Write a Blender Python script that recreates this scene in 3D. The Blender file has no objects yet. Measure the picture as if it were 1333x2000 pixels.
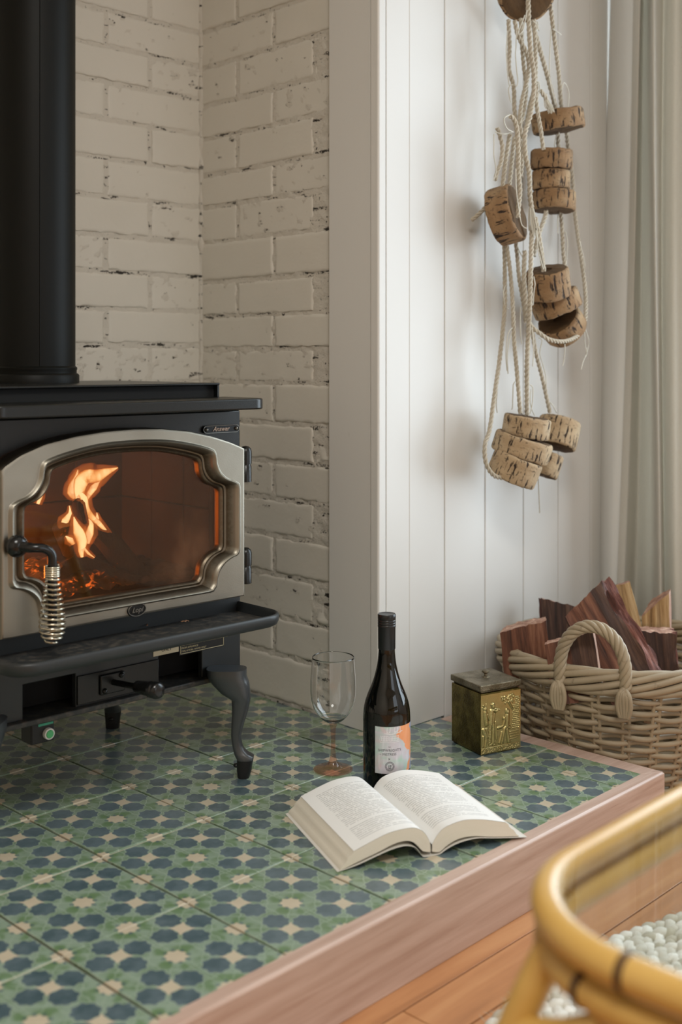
import bpy, bmesh, math, random
from mathutils import Vector, Matrix, noise
random.seed(7)
SC = bpy.context.scene
COL = SC.collection

# ------------------------------------------------------------------ camera
HT = 0.113                                # height of the hearth above the floor
CAMZ = HT + 0.786
FPX, HOR, CX = 2263.5, 704.0, 666.5       # focal length in pixels of the 1333 x 2000 frame, horizon row, centre column
TH = math.radians(43.969)
CT, ST = math.cos(TH), math.sin(TH)
RIGHT, FWD = Vector((CT, -ST, 0)), Vector((ST, CT, 0))
cam_d = bpy.data.cameras.new('camera')
cam = bpy.data.objects.new('camera', cam_d)
COL.objects.link(cam)
cam.location = (0, 0, CAMZ)
cam.rotation_euler = (math.pi / 2, 0, -TH)
cam_d.sensor_fit = 'VERTICAL'
cam_d.sensor_height = 36.0
cam_d.sensor_width = 24.0
cam_d.lens = FPX / 2000 * 36.0
cam_d.shift_y = -(1000 - HOR) / 2000.0
cam_d.clip_start = 0.02
cam_d.dof.use_dof = True
cam_d.dof.focus_distance = 2.2
cam_d.dof.aperture_fstop = 2.8
SC.camera = cam

# ------------------------------------------------------------------ world, lights, exposure
SC.view_settings.view_transform = 'Standard'
SC.view_settings.look = 'None'
SC.view_settings.gamma = 1.0
SC.view_settings.use_curve_mapping = False
SC.view_settings.exposure = 0.0
w = bpy.data.worlds.new('sky')
SC.world = w
w.use_nodes = True
bg = w.node_tree.nodes['Background']
bg.inputs['Color'].default_value = (0.75, 0.86, 1.0, 1)
bg.inputs['Strength'].default_value = 0.15


def area(name, loc, rot, sx, sy, power, col):
    d = bpy.data.lights.new(name, 'AREA')
    d.shape = 'RECTANGLE'
    d.size, d.size_y = sx, sy
    d.energy = power
    d.color = col
    o = bpy.data.objects.new(name, d)
    o.location = loc
    o.rotation_euler = rot
    COL.objects.link(o)
    return o


# daylight in the window opening of the right wall (behind / beside the curtain) and an added fill lamp in an unseen opening behind the camera
area('daylight_side_window', (2.78, 1.02, 1.22), (0, math.radians(90), 0), 1.75, 1.12, 40, (0.80, 0.90, 1.0))
area('fill_rear_opening', (1.75, -2.52, 1.25), (math.radians(90), 0, 0), 1.5, 1.9, 18, (0.88, 0.94, 1.0))
# the room's warm ceiling lamp above and behind the viewer
area('ceiling_lamp', (0.25, -0.10, 2.485), (0, 0, 0), 0.7, 0.7, 42.0, (1.0, 0.985, 0.93))

# ------------------------------------------------------------------ helpers: points
def atD(u, v, d):
    s = (u - CX) / FPX * d
    return RIGHT * s + FWD * d + Vector((0, 0, CAMZ - (v - HOR) / FPX * d))


def atY(u, v, Y):
    t = (u - CX) / FPX
    return atD(u, v, Y / (CT - t * ST))


def atX(u, v, X):
    t = (u - CX) / FPX
    return atD(u, v, X / (t * CT + ST))


def atZ(u, v, z):
    return atD(u, v, FPX * (CAMZ - z) / (v - HOR))


# ------------------------------------------------------------------ helpers: objects
BASE = {}


def tag(o, label=None, cat=None, group=None, kind=None):
    for k, x in (('label', label), ('category', cat), ('group', group), ('kind', kind)):
        if x:
            o[k] = x
    return o


def thing(name, label, cat, loc=(0, 0, 0), group=None, kind=None):
    o = bpy.data.objects.new(name, None)
    o.empty_display_size = 0.03
    COL.objects.link(o)
    o.location = loc
    BASE[o.name] = Vector(loc)
    return tag(o, label, cat, group, kind)


class MB:
    def __init__(s):
        s.v, s.f, s.m, s.uv = [], [], [], None

    def add(s, vs, fs, mi=0):
        n = len(s.v)
        s.v += [Vector(p) for p in vs]
        s.f += [tuple(i + n for i in f) for f in fs]
        s.m += [mi] * len(fs)
        return s

    def box(s, lo, hi, mi=0):
        x0, y0, z0 = lo
        x1, y1, z1 = hi
        return s.add([(x0, y0, z0), (x1, y0, z0), (x1, y1, z0), (x0, y1, z0), (x0, y0, z1), (x1, y0, z1), (x1, y1, z1), (x0, y1, z1)],
                     [(0, 3, 2, 1), (4, 5, 6, 7), (0, 1, 5, 4), (1, 2, 6, 5), (2, 3, 7, 6), (3, 0, 4, 7)], mi)

    def grid(s, fn, nu, nv, mi=0, closed_u=False, closed_v=False):
        vs = [fn(i, j) for j in range(nv) for i in range(nu)]
        fs = []
        for j in range(nv if closed_v else nv - 1):
            for i in range(nu if closed_u else nu - 1):
                a, b = i, (i + 1) % nu
                c, d = j, (j + 1) % nv
                fs.append((c * nu + a, c * nu + b, d * nu + b, d * nu + a))
        return s.add(vs, fs, mi)

    def tube(s, pts, r, sides=8, closed=False, caps=True, mi=0, flat=1.0, phase=0.0):
        pts = [Vector(p) for p in pts]
        n = len(pts)
        rs = r if isinstance(r, (list, tuple)) else [r] * n
        up = Vector((0, 0, 1))
        t0 = (pts[1] - pts[0]).normalized()
        nrm = up - t0 * up.dot(t0)
        if nrm.length < 0.2:
            nrm = Vector((1, 0, 0)) - t0 * t0.x
        nrm.normalize()
        vs = []
        for i, p in enumerate(pts):
            if closed:
                t = pts[(i + 1) % n] - pts[i - 1]
            else:
                t = pts[min(i + 1, n - 1)] - pts[max(i - 1, 0)]
            t.normalize()
            nrm = nrm - t * nrm.dot(t)
            nrm.normalize()
            b = t.cross(nrm)
            for k in range(sides):
                a = 2 * math.pi * k / sides + phase
                vs.append(p + (nrm * math.cos(a) + b * math.sin(a) * flat) * rs[i])
        fs = []
        for i in range(n if closed else n - 1):
            j = (i + 1) % n
            for k in range(sides):
                l = (k + 1) % sides
                fs.append((i * sides + k, i * sides + l, j * sides + l, j * sides + k))
        if caps and not closed:
            fs.append(tuple(reversed(range(sides))))
            fs.append(tuple(range((n - 1) * sides, n * sides)))
        return s.add(vs, fs, mi)

    def lathe(s, prof, segs=48, c=(0, 0, 0), mi=0, a0=0.0, a1=None):
        c = Vector(c)
        full = a1 is None
        n = segs if full else segs + 1
        span = 2 * math.pi if full else a1 - a0
        vs = []
        for (r, z) in prof:
            for k in range(n):
                a = a0 + span * k / segs
                vs.append(c + Vector((r * math.cos(a), r * math.sin(a), z)))
        fs = []
        for i in range(len(prof) - 1):
            for k in range(n if full else n - 1):
                l = (k + 1) % n
                fs.append((i * n + k, i * n + l, (i + 1) * n + l, (i + 1) * n + k))
        return s.add(vs, fs, mi)

    def prism(s, poly, d, mi=0):
        """poly: list of 3-D points (a planar loop); d: extrusion vector"""
        n = len(poly)
        d = Vector(d)
        vs = [Vector(p) for p in poly] + [Vector(p) + d for p in poly]
        fs = [tuple(range(n)), tuple(reversed(range(n, 2 * n)))]
        fs += [(i, i + n, (i + 1) % n + n, (i + 1) % n) for i in range(n)]
        return s.add(vs, fs, mi)

    def build(s, name, mat, parent=None, origin=None, smooth=None, bevel=0.0, seg=2, uv=None, recalc=True):
        off = BASE[parent.name] if parent is not None else (Vector(origin) if origin is not None else Vector((0, 0, 0)))
        me = bpy.data.meshes.new(name)
        me.from_pydata([tuple(p - off) for p in s.v], [], s.f)
        mats = mat if isinstance(mat, (list, tuple)) else [mat]
        for m in mats:
            me.materials.append(m)
        if len(mats) > 1:
            me.polygons.foreach_set('material_index', s.m)
        if uv is not None:
            l = me.uv_layers.new(name='UVMap')
            for lp in me.loops:
                l.data[lp.index].uv = uv[lp.vertex_index]
        me.update()
        if recalc:
            bm = bmesh.new()
            bm.from_mesh(me)
            bmesh.ops.recalc_face_normals(bm, faces=bm.faces)
            bm.to_mesh(me)
            bm.free()
        if smooth is not None:
            me.polygons.foreach_set('use_smooth', [True] * len(me.polygons))
            if smooth < 180:
                me.set_sharp_from_angle(angle=math.radians(smooth))
        o = bpy.data.objects.new(name, me)
        COL.objects.link(o)
        if bevel:
            b = o.modifiers.new('bevel', 'BEVEL')
            b.width = bevel
            b.segments = seg
            b.limit_method = 'ANGLE'
            b.angle_limit = math.radians(40)
            me.polygons.foreach_set('use_smooth', [True] * len(me.polygons))
            me.set_sharp_from_angle(angle=math.radians(40))
            n = o.modifiers.new('wn', 'WEIGHTED_NORMAL')
            n.keep_sharp = True
        if parent is not None:
            o.parent = parent
        else:
            o.location = off
        BASE[o.name] = off
        return o


def smooth_path(pts, step=0.01, closed=False):
    """Catmull-Rom through pts, resampled to about step"""
    P = [Vector(p) for p in pts]
    n = len(P)
    out = []
    rng = n if closed else n - 1
    for i in range(rng):
        if closed:
            a, b, c, d = P[i - 1], P[i], P[(i + 1) % n], P[(i + 2) % n]
        else:
            a, b, c, d = P[max(i - 1, 0)], P[i], P[i + 1], P[min(i + 2, n - 1)]
        k = max(2, int((c - b).length / step))
        for j in range(k):
            t = j / k
            out.append(0.5 * ((2 * b) + (c - a) * t + (2 * a - 5 * b + 4 * c - d) * t * t + (3 * b - a - 3 * c + d) * t ** 3))
    if not closed:
        out.append(P[-1])
    return out


def lerp_tab(tab, x):
    if x <= tab[0][0]:
        return tab[0][1:]
    for a, b in zip(tab, tab[1:]):
        if x <= b[0]:
            t = (x - a[0]) / (b[0] - a[0])
            return tuple(p + (q - p) * t for p, q in zip(a[1:], b[1:]))
    return tab[-1][1:]


def text_mesh(body, size, align='CENTER', shear=0.0, extrude=0.0, bold=0.0):
    """flat text as (verts, faces) in the xy plane"""
    cu = bpy.data.curves.new('lettering', 'FONT')
    cu.body = body
    cu.size = size
    cu.align_x = align
    cu.shear = shear
    cu.extrude = extrude
    cu.offset = bold
    cu.resolution_u = 2
    ob = bpy.data.objects.new('lettering', cu)
    COL.objects.link(ob)
    bpy.context.view_layer.update()
    dg = bpy.context.evaluated_depsgraph_get()
    me = ob.evaluated_get(dg).to_mesh()
    vs = [v.co.copy() for v in me.vertices]
    fs = [tuple(p.vertices) for p in me.polygons]
    ob.evaluated_get(dg).to_mesh_clear()
    bpy.data.objects.remove(ob)
    bpy.data.curves.remove(cu)
    return vs, fs


# ------------------------------------------------------------------ helpers: materials
class N:
    """small expression layer over shader nodes"""
    nt = None

    def __init__(s, sock):
        s.s = sock

    @staticmethod
    def wrap(x):
        return x

    @classmethod
    def m(cls, op, a, b=None, c=None, clamp=False):
        n = cls.nt.nodes.new('ShaderNodeMath')
        n.operation = op
        n.use_clamp = clamp
        for i, x in enumerate((a, b, c)):
            if x is None:
                continue
            if isinstance(x, N):
                cls.nt.links.new(x.s, n.inputs[i])
            else:
                n.inputs[i].default_value = x
        return N(n.outputs[0])

    def __add__(a, b): return N.m('ADD', a, b)
    def __radd__(a, b): return N.m('ADD', b, a)
    def __sub__(a, b): return N.m('SUBTRACT', a, b)
    def __rsub__(a, b): return N.m('SUBTRACT', b, a)
    def __mul__(a, b): return N.m('MULTIPLY', a, b)
    def __rmul__(a, b): return N.m('MULTIPLY', b, a)
    def __truediv__(a, b): return N.m('DIVIDE', a, b)
    def __lt__(a, b): return N.m('LESS_THAN', a, b)
    def __gt__(a, b): return N.m('GREATER_THAN', a, b)


def _set(nt, inp, x):
    if isinstance(x, N):
        nt.links.new(x.s, inp)
    elif isinstance(x, (tuple, list)) and inp.type == 'RGBA':
        inp.default_value = (*x, 1) if len(x) == 3 else x
    else:
        inp.default_value = x


def coords(kind='Object'):
    n = N.nt.nodes.new('ShaderNodeTexCoord')
    return N(n.outputs[kind])


def split(v):
    n = N.nt.nodes.new('ShaderNodeSeparateXYZ')
    N.nt.links.new(v.s, n.inputs[0])
    return N(n.outputs[0]), N(n.outputs[1]), N(n.outputs[2])


def vec(x, y, z):
    n = N.nt.nodes.new('ShaderNodeCombineXYZ')
    for i, a in enumerate((x, y, z)):
        _set(N.nt, n.inputs[i], a)
    return N(n.outputs[0])


def nz(v, scale=5.0, detail=3.0, rough=0.5, dist=0.0, out=0):
    n = N.nt.nodes.new('ShaderNodeTexNoise')
    N.nt.links.new(v.s, n.inputs['Vector'])
    n.inputs['Scale'].default_value = scale
    n.inputs['Detail'].default_value = detail
    n.inputs['Roughness'].default_value = rough
    n.inputs['Distortion'].default_value = dist
    return N(n.outputs[out])


def vor(v, scale=5.0, feature='F1', out=0):
    n = N.nt.nodes.new('ShaderNodeTexVoronoi')
    n.feature = feature
    N.nt.links.new(v.s, n.inputs['Vector'])
    n.inputs['Scale'].default_value = scale
    return N(n.outputs[out])


def mapv(v, scale=(1, 1, 1), loc=(0, 0, 0), rot=(0, 0, 0)):
    n = N.nt.nodes.new('ShaderNodeMapping')
    N.nt.links.new(v.s, n.inputs['Vector'])
    n.inputs['Scale'].default_value = scale
    n.inputs['Location'].default_value = loc
    n.inputs['Rotation'].default_value = rot
    return N(n.outputs[0])


def mix(f, a, b):
    n = N.nt.nodes.new('ShaderNodeMix')
    n.data_type = 'RGBA'
    _set(N.nt, n.inputs[0], f)
    _set(N.nt, n.inputs[6], a)
    _set(N.nt, n.inputs[7], b)
    return N(n.outputs[2])


def ramp(f, stops):
    n = N.nt.nodes.new('ShaderNodeValToRGB')
    _set(N.nt, n.inputs[0], f)
    el = n.color_ramp.elements
    el[0].position, el[0].color = stops[0][0], (*stops[0][1], 1)
    el[1].position, el[1].color = stops[-1][0], (*stops[-1][1], 1)
    for p, c in stops[1:-1]:
        e = el.new(p)
        e.color = (*c, 1)
    return N(n.outputs[0])


def sm(x, lo, hi):
    n = N.nt.nodes.new('ShaderNodeMapRange')
    n.interpolation_type = 'SMOOTHSTEP'
    _set(N.nt, n.inputs[0], x)
    n.inputs[1].default_value = lo
    n.inputs[2].default_value = hi
    return N(n.outputs[0])


def objrand():
    n = N.nt.nodes.new('ShaderNodeObjectInfo')
    return N(n.outputs['Random'])


def bump(h, strength=0.3, dist=0.002):
    n = N.nt.nodes.new('ShaderNodeBump')
    n.inputs['Strength'].default_value = strength
    n.inputs['Distance'].default_value = dist
    N.nt.links.new(h.s, n.inputs['Height'])
    return N(n.outputs[0])


def srgb(r, g, b):
    f = lambda c: c / 12.92 if c <= 0.04045 else ((c + 0.055) / 1.055) ** 2.4
    return (f(r / 255), f(g / 255), f(b / 255))


def material(name, fn):
    m = bpy.data.materials.new(name)
    m.use_nodes = True
    N.nt = m.node_tree
    p = m.node_tree.nodes['Principled BSDF']
    d = (fn() or {}) if fn else {}
    for k, x in d.items():
        _set(m.node_tree, p.inputs[k], x)
    return m


def plain(name, col, rough=0.5, metal=0.0, **kw):
    return material(name, lambda: {'Base Color': col, 'Roughness': rough, 'Metallic': metal, **{k.replace('_', ' '): x for k, x in kw.items()}})
# ------------------------------------------------------------------ materials
def m_brick():
    c = coords('Object')
    g = nz(c, 5, 4)
    fine = nz(c, 90, 3)
    col = mix(g, srgb(208, 202, 190), srgb(220, 214, 203))
    st = sm(nz(c, 9, 5, 0.65), 0.70, 0.78)
    col = mix(st * 0.12, col, srgb(160, 150, 134))
    return {'Base Color': col, 'Roughness': 0.55, 'Normal': bump(fine + nz(c, 22, 2) * 1.5, 0.22, 0.002)}


def m_mortar():
    c = coords('Object')
    x, y, z = split(c)
    h = x + y                                   # runs along either wall
    n1 = nz(vec(h * 14.0, z * 70.0, 0.0), 1.0, 3, 0.6)
    n2 = nz(c, 240, 3, 0.6)
    crack = sm(n1 + (n2 - 0.5) * 0.45, 0.60, 0.66)
    crack2 = sm(nz(vec(h * 90.0, z * 60.0, 5.0), 1.0, 2, 0.6), 0.66, 0.71)
    f = N.m('MAXIMUM', crack, crack2)
    col = mix(f, srgb(207, 200, 188), srgb(42, 36, 29))
    return {'Base Color': col, 'Roughness': 0.75, 'Normal': bump(nz(c, 130, 4, 0.7), 0.7, 0.004)}


def m_white_paint():
    c = coords('Object')
    d = sm(nz(c, 60, 2, 0.6), 0.74, 0.8)
    col = mix(d * 0.25, srgb(217, 214, 209), srgb(184, 178, 168))
    x, y, z = split(c)
    return {'Base Color': col, 'Roughness': 0.38, 'Normal': bump(nz(mapv(c, (120, 120, 4)), 1, 2), 0.05, 0.001)}


def m_tile():
    c = coords('Object')
    x, y, z = split(c)
    fx, fy = x / 0.1046, y / 0.1096
    wob = nz(c, 90, 2)
    wob2 = nz(mapv(c, loc=(3, 1, 0)), 90, 2)
    fx = fx + (wob - 0.5) * 0.05
    fy = fy + (wob2 - 0.5) * 0.05
    A = lambda a: N.m('ABSOLUTE', a)
    ax = A(fx - N.m('ROUND', fx))
    ay = A(fy - N.m('ROUND', fy))
    mx, mn = N.m('MAXIMUM', ax, ay), N.m('MINIMUM', ax, ay)
    star8 = N.m('MAXIMUM', mx < 0.116, (ax + ay) < 0.163)
    qx, qy = 0.5 - ax, 0.5 - ay
    d1, d2 = A(qx + qy) * 0.7071, A(qx - qy) * 0.7071
    star4 = (N.m('POWER', d1, 0.72) + N.m('POWER', d2, 0.72)) < (0.185 ** 0.72)
    qm, qs = N.m('MAXIMUM', qx, qy), N.m('MINIMUM', qx, qy)
    dx, dy = qm - 0.283, qs
    r = N.m('SQRT', dx * dx + dy * dy)
    an = N.m('ARCTAN2', dy, dx)
    rr = r + N.m('COSINE', an * 8.0) * 0.013
    blob = rr < 0.176
    rim = (rr < 0.192) * (rr > 0.176)
    R = N.m('SQRT', ax * ax + ay * ay)
    th = N.m('ARCTAN2', ay, ax)
    lobe = N.m('COSINE', th * 8.0)
    dark8 = (R < 0.185) * (lobe < -0.55) * (R > 0.11)
    petal = A(N.m('SINE', th * 4.0 + 0.39))
    lines = (petal < 0.10) * (R > 0.15) * (R < 0.44)
    ring = (A(R - 0.335 + lobe * 0.018) < 0.009)
    orn = objrand()
    mott = nz(mapv(c, (1, 1, 1)), 35, 4, 0.6)
    gsel = sm(nz(c, 34, 1), 0.42, 0.58)
    green = mix(gsel, srgb(104, 132, 92), srgb(142, 161, 141))
    green = mix(sm(R, 0.2, 0.42) * 0.5, green, srgb(138, 156, 141))
    green = mix(orn * 0.35, green, srgb(102, 126, 95))
    pale = srgb(156, 172, 154)
    col = mix(N.m('MAXIMUM', N.m('MAXIMUM', rim, lines), ring) * 0.8, green, pale)
    blue = mix(orn, srgb(66, 86, 92), srgb(94, 110, 116))
    blue = mix(sm(mott, 0.35, 0.7) * 0.6, blue, srgb(108, 124, 131))
    col = mix(dark8 * 0.8, col, blue)
    col = mix(blob, col, blue)
    beige = mix(mott, srgb(190, 176, 150), srgb(210, 197, 174))
    col = mix(star4, col, beige)
    col = mix(star8, col, beige)
    col = mix(sm(nz(c, 300, 2), 0.7, 0.78) * 0.25, col, srgb(150, 160, 150))
    wax = nz(mapv(c, loc=(7, 7, 7)), 11, 3)
    return {'Base Color': col, 'Roughness': 0.24 + wax * 0.24, 'Specular IOR Level': 0.6, 'Coat Weight': 0.7, 'Coat Roughness': 0.09 + wax * 0.14, 'Coat IOR': 1.5,
            'Normal': bump(nz(c, 45, 3), 0.05, 0.002)}


def wood(cols, scale=(3, 40, 40), rough=0.42, bumps=0.12, dark=None):
    def f():
        c = coords('Object')
        o = objrand()
        cc = N.nt.nodes.new('ShaderNodeVectorMath')
        cc.operation = 'ADD'
        N.nt.links.new(c.s, cc.inputs[0])
        N.nt.links.new(vec(o * 13.0, o * 7.0, o * 3.0).s, cc.inputs[1])
        c2 = N(cc.outputs[0])
        g = nz(mapv(c2, scale), 1.0, 5, 0.6, 0.4)
        big = nz(mapv(c2, tuple(s * 0.25 for s in scale)), 1.0, 2)
        col = ramp(g * 0.65 + big * 0.5 + (o - 0.5) * 0.12, cols)
        if dark:
            k = sm(nz(mapv(c2, tuple(s * 0.6 for s in scale), loc=(4, 4, 4)), 1.0, 3, 0.7), 0.66, 0.76)
            col = mix(k * 0.7, col, dark)
        return {'Base Color': col, 'Roughness': rough, 'Normal': bump(g, bumps, 0.002)}
    return f


def m_cork(c1, c2, c3, c4):
    def f():
        c = coords('Object')
        x, y, z = split(c)
        o = objrand()
        pits = sm(nz(vec(x * 120.0 + o * 40.0, y * 120.0, z * 30.0), 1.0, 3, 0.6), 0.55, 0.64)
        pits2 = sm(nz(mapv(c, (30, 30, 90), loc=(5, 2, 1)), 2.0, 3, 0.6), 0.58, 0.70)
        band = nz(mapv(c, (12, 12, 60)), 1.0, 3)
        col = mix(band, c1, c2)
        col = mix(sm(nz(c, 14, 3), 0.45, 0.75) * 0.65, col, mix(o, c3, c4))
        col = mix(N.m('MAXIMUM', pits, pits2 * 0.7), col, srgb(44, 29, 18))
        return {'Base Color': col, 'Roughness': 0.85, 'Normal': bump(nz(c, 160, 3) - pits * 1.5, 0.5, 0.003)}
    return f


def m_cork_end():
    c = coords('Object')
    g = nz(mapv(c, (70, 14, 14)), 1.0, 3, 0.6)
    col = mix(g, srgb(46, 32, 18), srgb(106, 78, 46))
    return {'Base Color': col, 'Roughness': 0.9, 'Normal': bump(nz(c, 150, 3), 0.5, 0.002)}


def m_iron():
    c = coords('Object')
    n1 = nz(c, 700, 2)
    d = sm(nz(c, 30, 3, 0.6), 0.66, 0.78)
    col = mix(d * 0.3, srgb(16, 17, 15), srgb(40, 39, 36))
    return {'Base Color': col, 'Roughness': 0.30, 'Specular IOR Level': 0.45, 'Normal': bump(n1, 0.16, 0.001)}


def m_ledge():
    c = coords('Object')
    d = sm(nz(c, 60, 4, 0.65), 0.42, 0.72)
    col = mix(d * 0.5, srgb(46, 47, 46), srgb(112, 102, 90))
    return {'Base Color': col, 'Roughness': 0.5, 'Normal': bump(nz(c, 600, 2), 0.15, 0.001)}


def m_nickel():
    c = coords('Object')
    n1 = nz(c, 420, 2)
    n2 = nz(c, 9, 3)
    col = mix(n2, srgb(134, 128, 116), srgb(166, 160, 147))
    x, y, z = split(c)
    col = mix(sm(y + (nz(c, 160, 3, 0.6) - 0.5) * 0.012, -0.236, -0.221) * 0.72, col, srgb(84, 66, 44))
    return {'Base Color': col, 'Metallic': 1.0, 'Roughness': 0.36 + n2 * 0.12, 'Normal': bump(n1, 0.10, 0.001)}


def m_brass():
    c = coords('Object')
    n1 = vor(c, 330)
    n2 = nz(c, 26, 4, 0.6)
    col = mix(sm(n2, 0.35, 0.7), srgb(84, 72, 34), srgb(136, 120, 68))
    return {'Base Color': col, 'Metallic': 1.0, 'Roughness': 0.33 + n2 * 0.15, 'Normal': bump(n1, 0.35, 0.002)}


def m_brass_panel():
    c = coords('Object')
    n1 = vor(c, 420)
    n2 = nz(c, 40, 4, 0.6)
    x, y, z = split(c)
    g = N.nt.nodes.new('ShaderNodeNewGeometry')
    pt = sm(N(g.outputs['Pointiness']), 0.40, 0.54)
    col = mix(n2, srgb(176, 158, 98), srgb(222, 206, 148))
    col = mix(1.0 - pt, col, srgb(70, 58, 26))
    return {'Base Color': col, 'Metallic': 1.0, 'Roughness': 0.30, 'Normal': bump(n1, 0.12, 0.001)}


def m_brass_lid():
    c = coords('Object')
    n1 = vor(c, 300)
    n2 = nz(c, 30, 4, 0.6)
    col = mix(sm(n2, 0.35, 0.7), srgb(104, 94, 74), srgb(142, 132, 112))
    return {'Base Color': col, 'Metallic': 0.85, 'Roughness': 0.5, 'Normal': bump(n1, 0.4, 0.002)}


def m_wicker():
    c = coords('Object')
    o = objrand()
    g = nz(c, 60, 4, 0.6)
    b = nz(c, 12, 2)
    col = mix(b, srgb(128, 112, 90), srgb(176, 160, 134))
    col = mix(o * 0.55, col, srgb(168, 150, 122))
    col = mix(sm(g, 0.6, 0.75) * 0.5, col, srgb(86, 68, 48))
    return {'Base Color': col, 'Roughness': 0.55, 'Normal': bump(g, 0.25, 0.002)}


def m_rope():
    c = coords('Object')
    g = nz(c, 300, 3, 0.6)
    col = mix(nz(c, 14, 3), srgb(168, 156, 136), srgb(204, 194, 177))
    col = mix(sm(g, 0.55, 0.75) * 0.4, col, srgb(128, 116, 94))
    return {'Base Color': col, 'Roughness': 0.9, 'Normal': bump(g, 0.4, 0.002)}


def m_curtain():
    c = coords('Object')
    x, y, z = split(c)
    wv = nz(mapv(c, (300, 300, 900)), 1.0, 2)
    col = mix(wv, srgb(206, 201, 190), srgb(221, 216, 206))
    nt = N.nt
    p = nt.nodes['Principled BSDF']
    tl = nt.nodes.new('ShaderNodeBsdfTranslucent')
    _set(nt, tl.inputs['Color'], col)
    mx = nt.nodes.new('ShaderNodeMixShader')
    mx.inputs[0].default_value = 0.30
    nt.links.new(p.outputs[0], mx.inputs[1])
    nt.links.new(tl.outputs[0], mx.inputs[2])
    nt.links.new(mx.outputs[0], nt.nodes['Material Output'].inputs['Surface'])
    return {'Base Color': col, 'Roughness': 0.85, 'Normal': bump(wv, 0.12, 0.001)}


def m_rattan():
    c = coords('Object')
    g = nz(mapv(c, (10, 10, 40)), 1.0, 3)
    col = mix(g, srgb(186, 142, 66), srgb(210, 172, 98))
    return {'Base Color': col, 'Roughness': 0.36, 'Coat Weight': 0.3, 'Coat Roughness': 0.25}


def m_rug():
    c = coords('Object')
    o = objrand()
    g = nz(mapv(c, (60, 200, 200)), 1.0, 3, 0.6)
    col = mix(o, srgb(176, 168, 148), srgb(238, 235, 228))
    col = mix(sm(g, 0.5, 0.8) * 0.5, col, srgb(160, 154, 134))
    return {'Base Color': col, 'Roughness': 0.95, 'Normal': bump(g, 0.5, 0.003)}


def m_bark():
    c = coords('Object')
    g = nz(mapv(c, (60, 60, 7)), 1.0, 5, 0.65, 0.5)
    col = ramp(g, [(0.3, srgb(36, 20, 16)), (0.5, srgb(92, 52, 42)), (0.72, srgb(152, 102, 88))])
    return {'Base Color': col, 'Roughness': 0.85, 'Normal': bump(g, 0.9, 0.006)}


def m_split(c1, c2, c3):
    def f():
        c = coords('Object')
        g = nz(mapv(c, (70, 70, 6)), 1.0, 5, 0.65, 0.4)
        col = ramp(g, [(0.28, c1), (0.5, c2), (0.74, c3)])
        return {'Base Color': col, 'Roughness': 0.7, 'Normal': bump(g, 0.6, 0.004)}
    return f


def m_page():
    c = coords('UV')
    u, v, _ = split(c)
    rows = 40.0
    row = N.m('FLOOR', v * rows)
    fr = v * rows - row
    wd = nz(vec(u * 34.0, row * 7.31, 0.0), 1.0, 1)
    letters = nz(vec(u * 150.0, row * 3.7, 2.0), 1.0, 1)
    endr = N.m('FRACT', row * 0.377 + 0.21)
    short = N.m('MAXIMUM', (endr < 0.22) * (u > 0.55), 0.0)
    blank = N.m('FRACT', row * 0.137 + 0.53) < 0.05
    inm = (u > 0.13) * (u < 0.86) * (v > 0.085) * (v < 0.90)
    ink = (fr > 0.34) * (fr < 0.66) * (wd > 0.40) * (letters > 0.36) * inm * (1.0 - short) * (1.0 - blank)
    col = mix(ink * 0.46, srgb(244, 242, 238), srgb(70, 66, 62))
    return {'Base Color': col, 'Roughness': 0.75}


def m_pageedge():
    c = coords('UV')
    u, v, _ = split(c)
    g = nz(vec(u * 3.0, v * 70.0, 0.0), 1.0, 3, 0.7)
    col = mix(g, srgb(222, 212, 192), srgb(244, 238, 226))
    return {'Base Color': col, 'Roughness': 0.8, 'Normal': bump(g, 0.3, 0.001)}


def m_label():
    c = coords('UV')
    u, v, _ = split(c)
    p = mapv(c, (1, 1.3, 1))
    n1 = nz(p, 2.1, 2, 0.5, 0.6)
    n2 = nz(mapv(p, loc=(3, 5, 0), rot=(0, 0, 0.7)), 2.6, 2, 0.5, 0.5)
    st = nz(mapv(p, (14, 2, 1), rot=(0, 0, -0.7)), 1.0, 2)
    col = mix(sm(n1, 0.35, 0.65), srgb(206, 200, 208), srgb(176, 204, 192))
    col = mix(sm(n2, 0.5, 0.7) * 0.7, col, srgb(214, 184, 186))
    col = mix(sm(st, 0.5, 0.75) * 0.35, col, srgb(236, 236, 240))
    o = sm(u * 1.35 + v * 0.55 + (n1 - 0.5) * 1.5 + (n2 - 0.5) * 0.5, 1.16, 1.22)
    col = mix(o, col, mix(st, srgb(232, 140, 88), srgb(246, 178, 132)))
    b = sm(u + (n2 - 0.5) * 0.5, 0.93, 0.95)
    col = mix(b, col, srgb(150, 160, 186))
    return {'Base Color': col, 'Roughness': 0.35}


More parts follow.
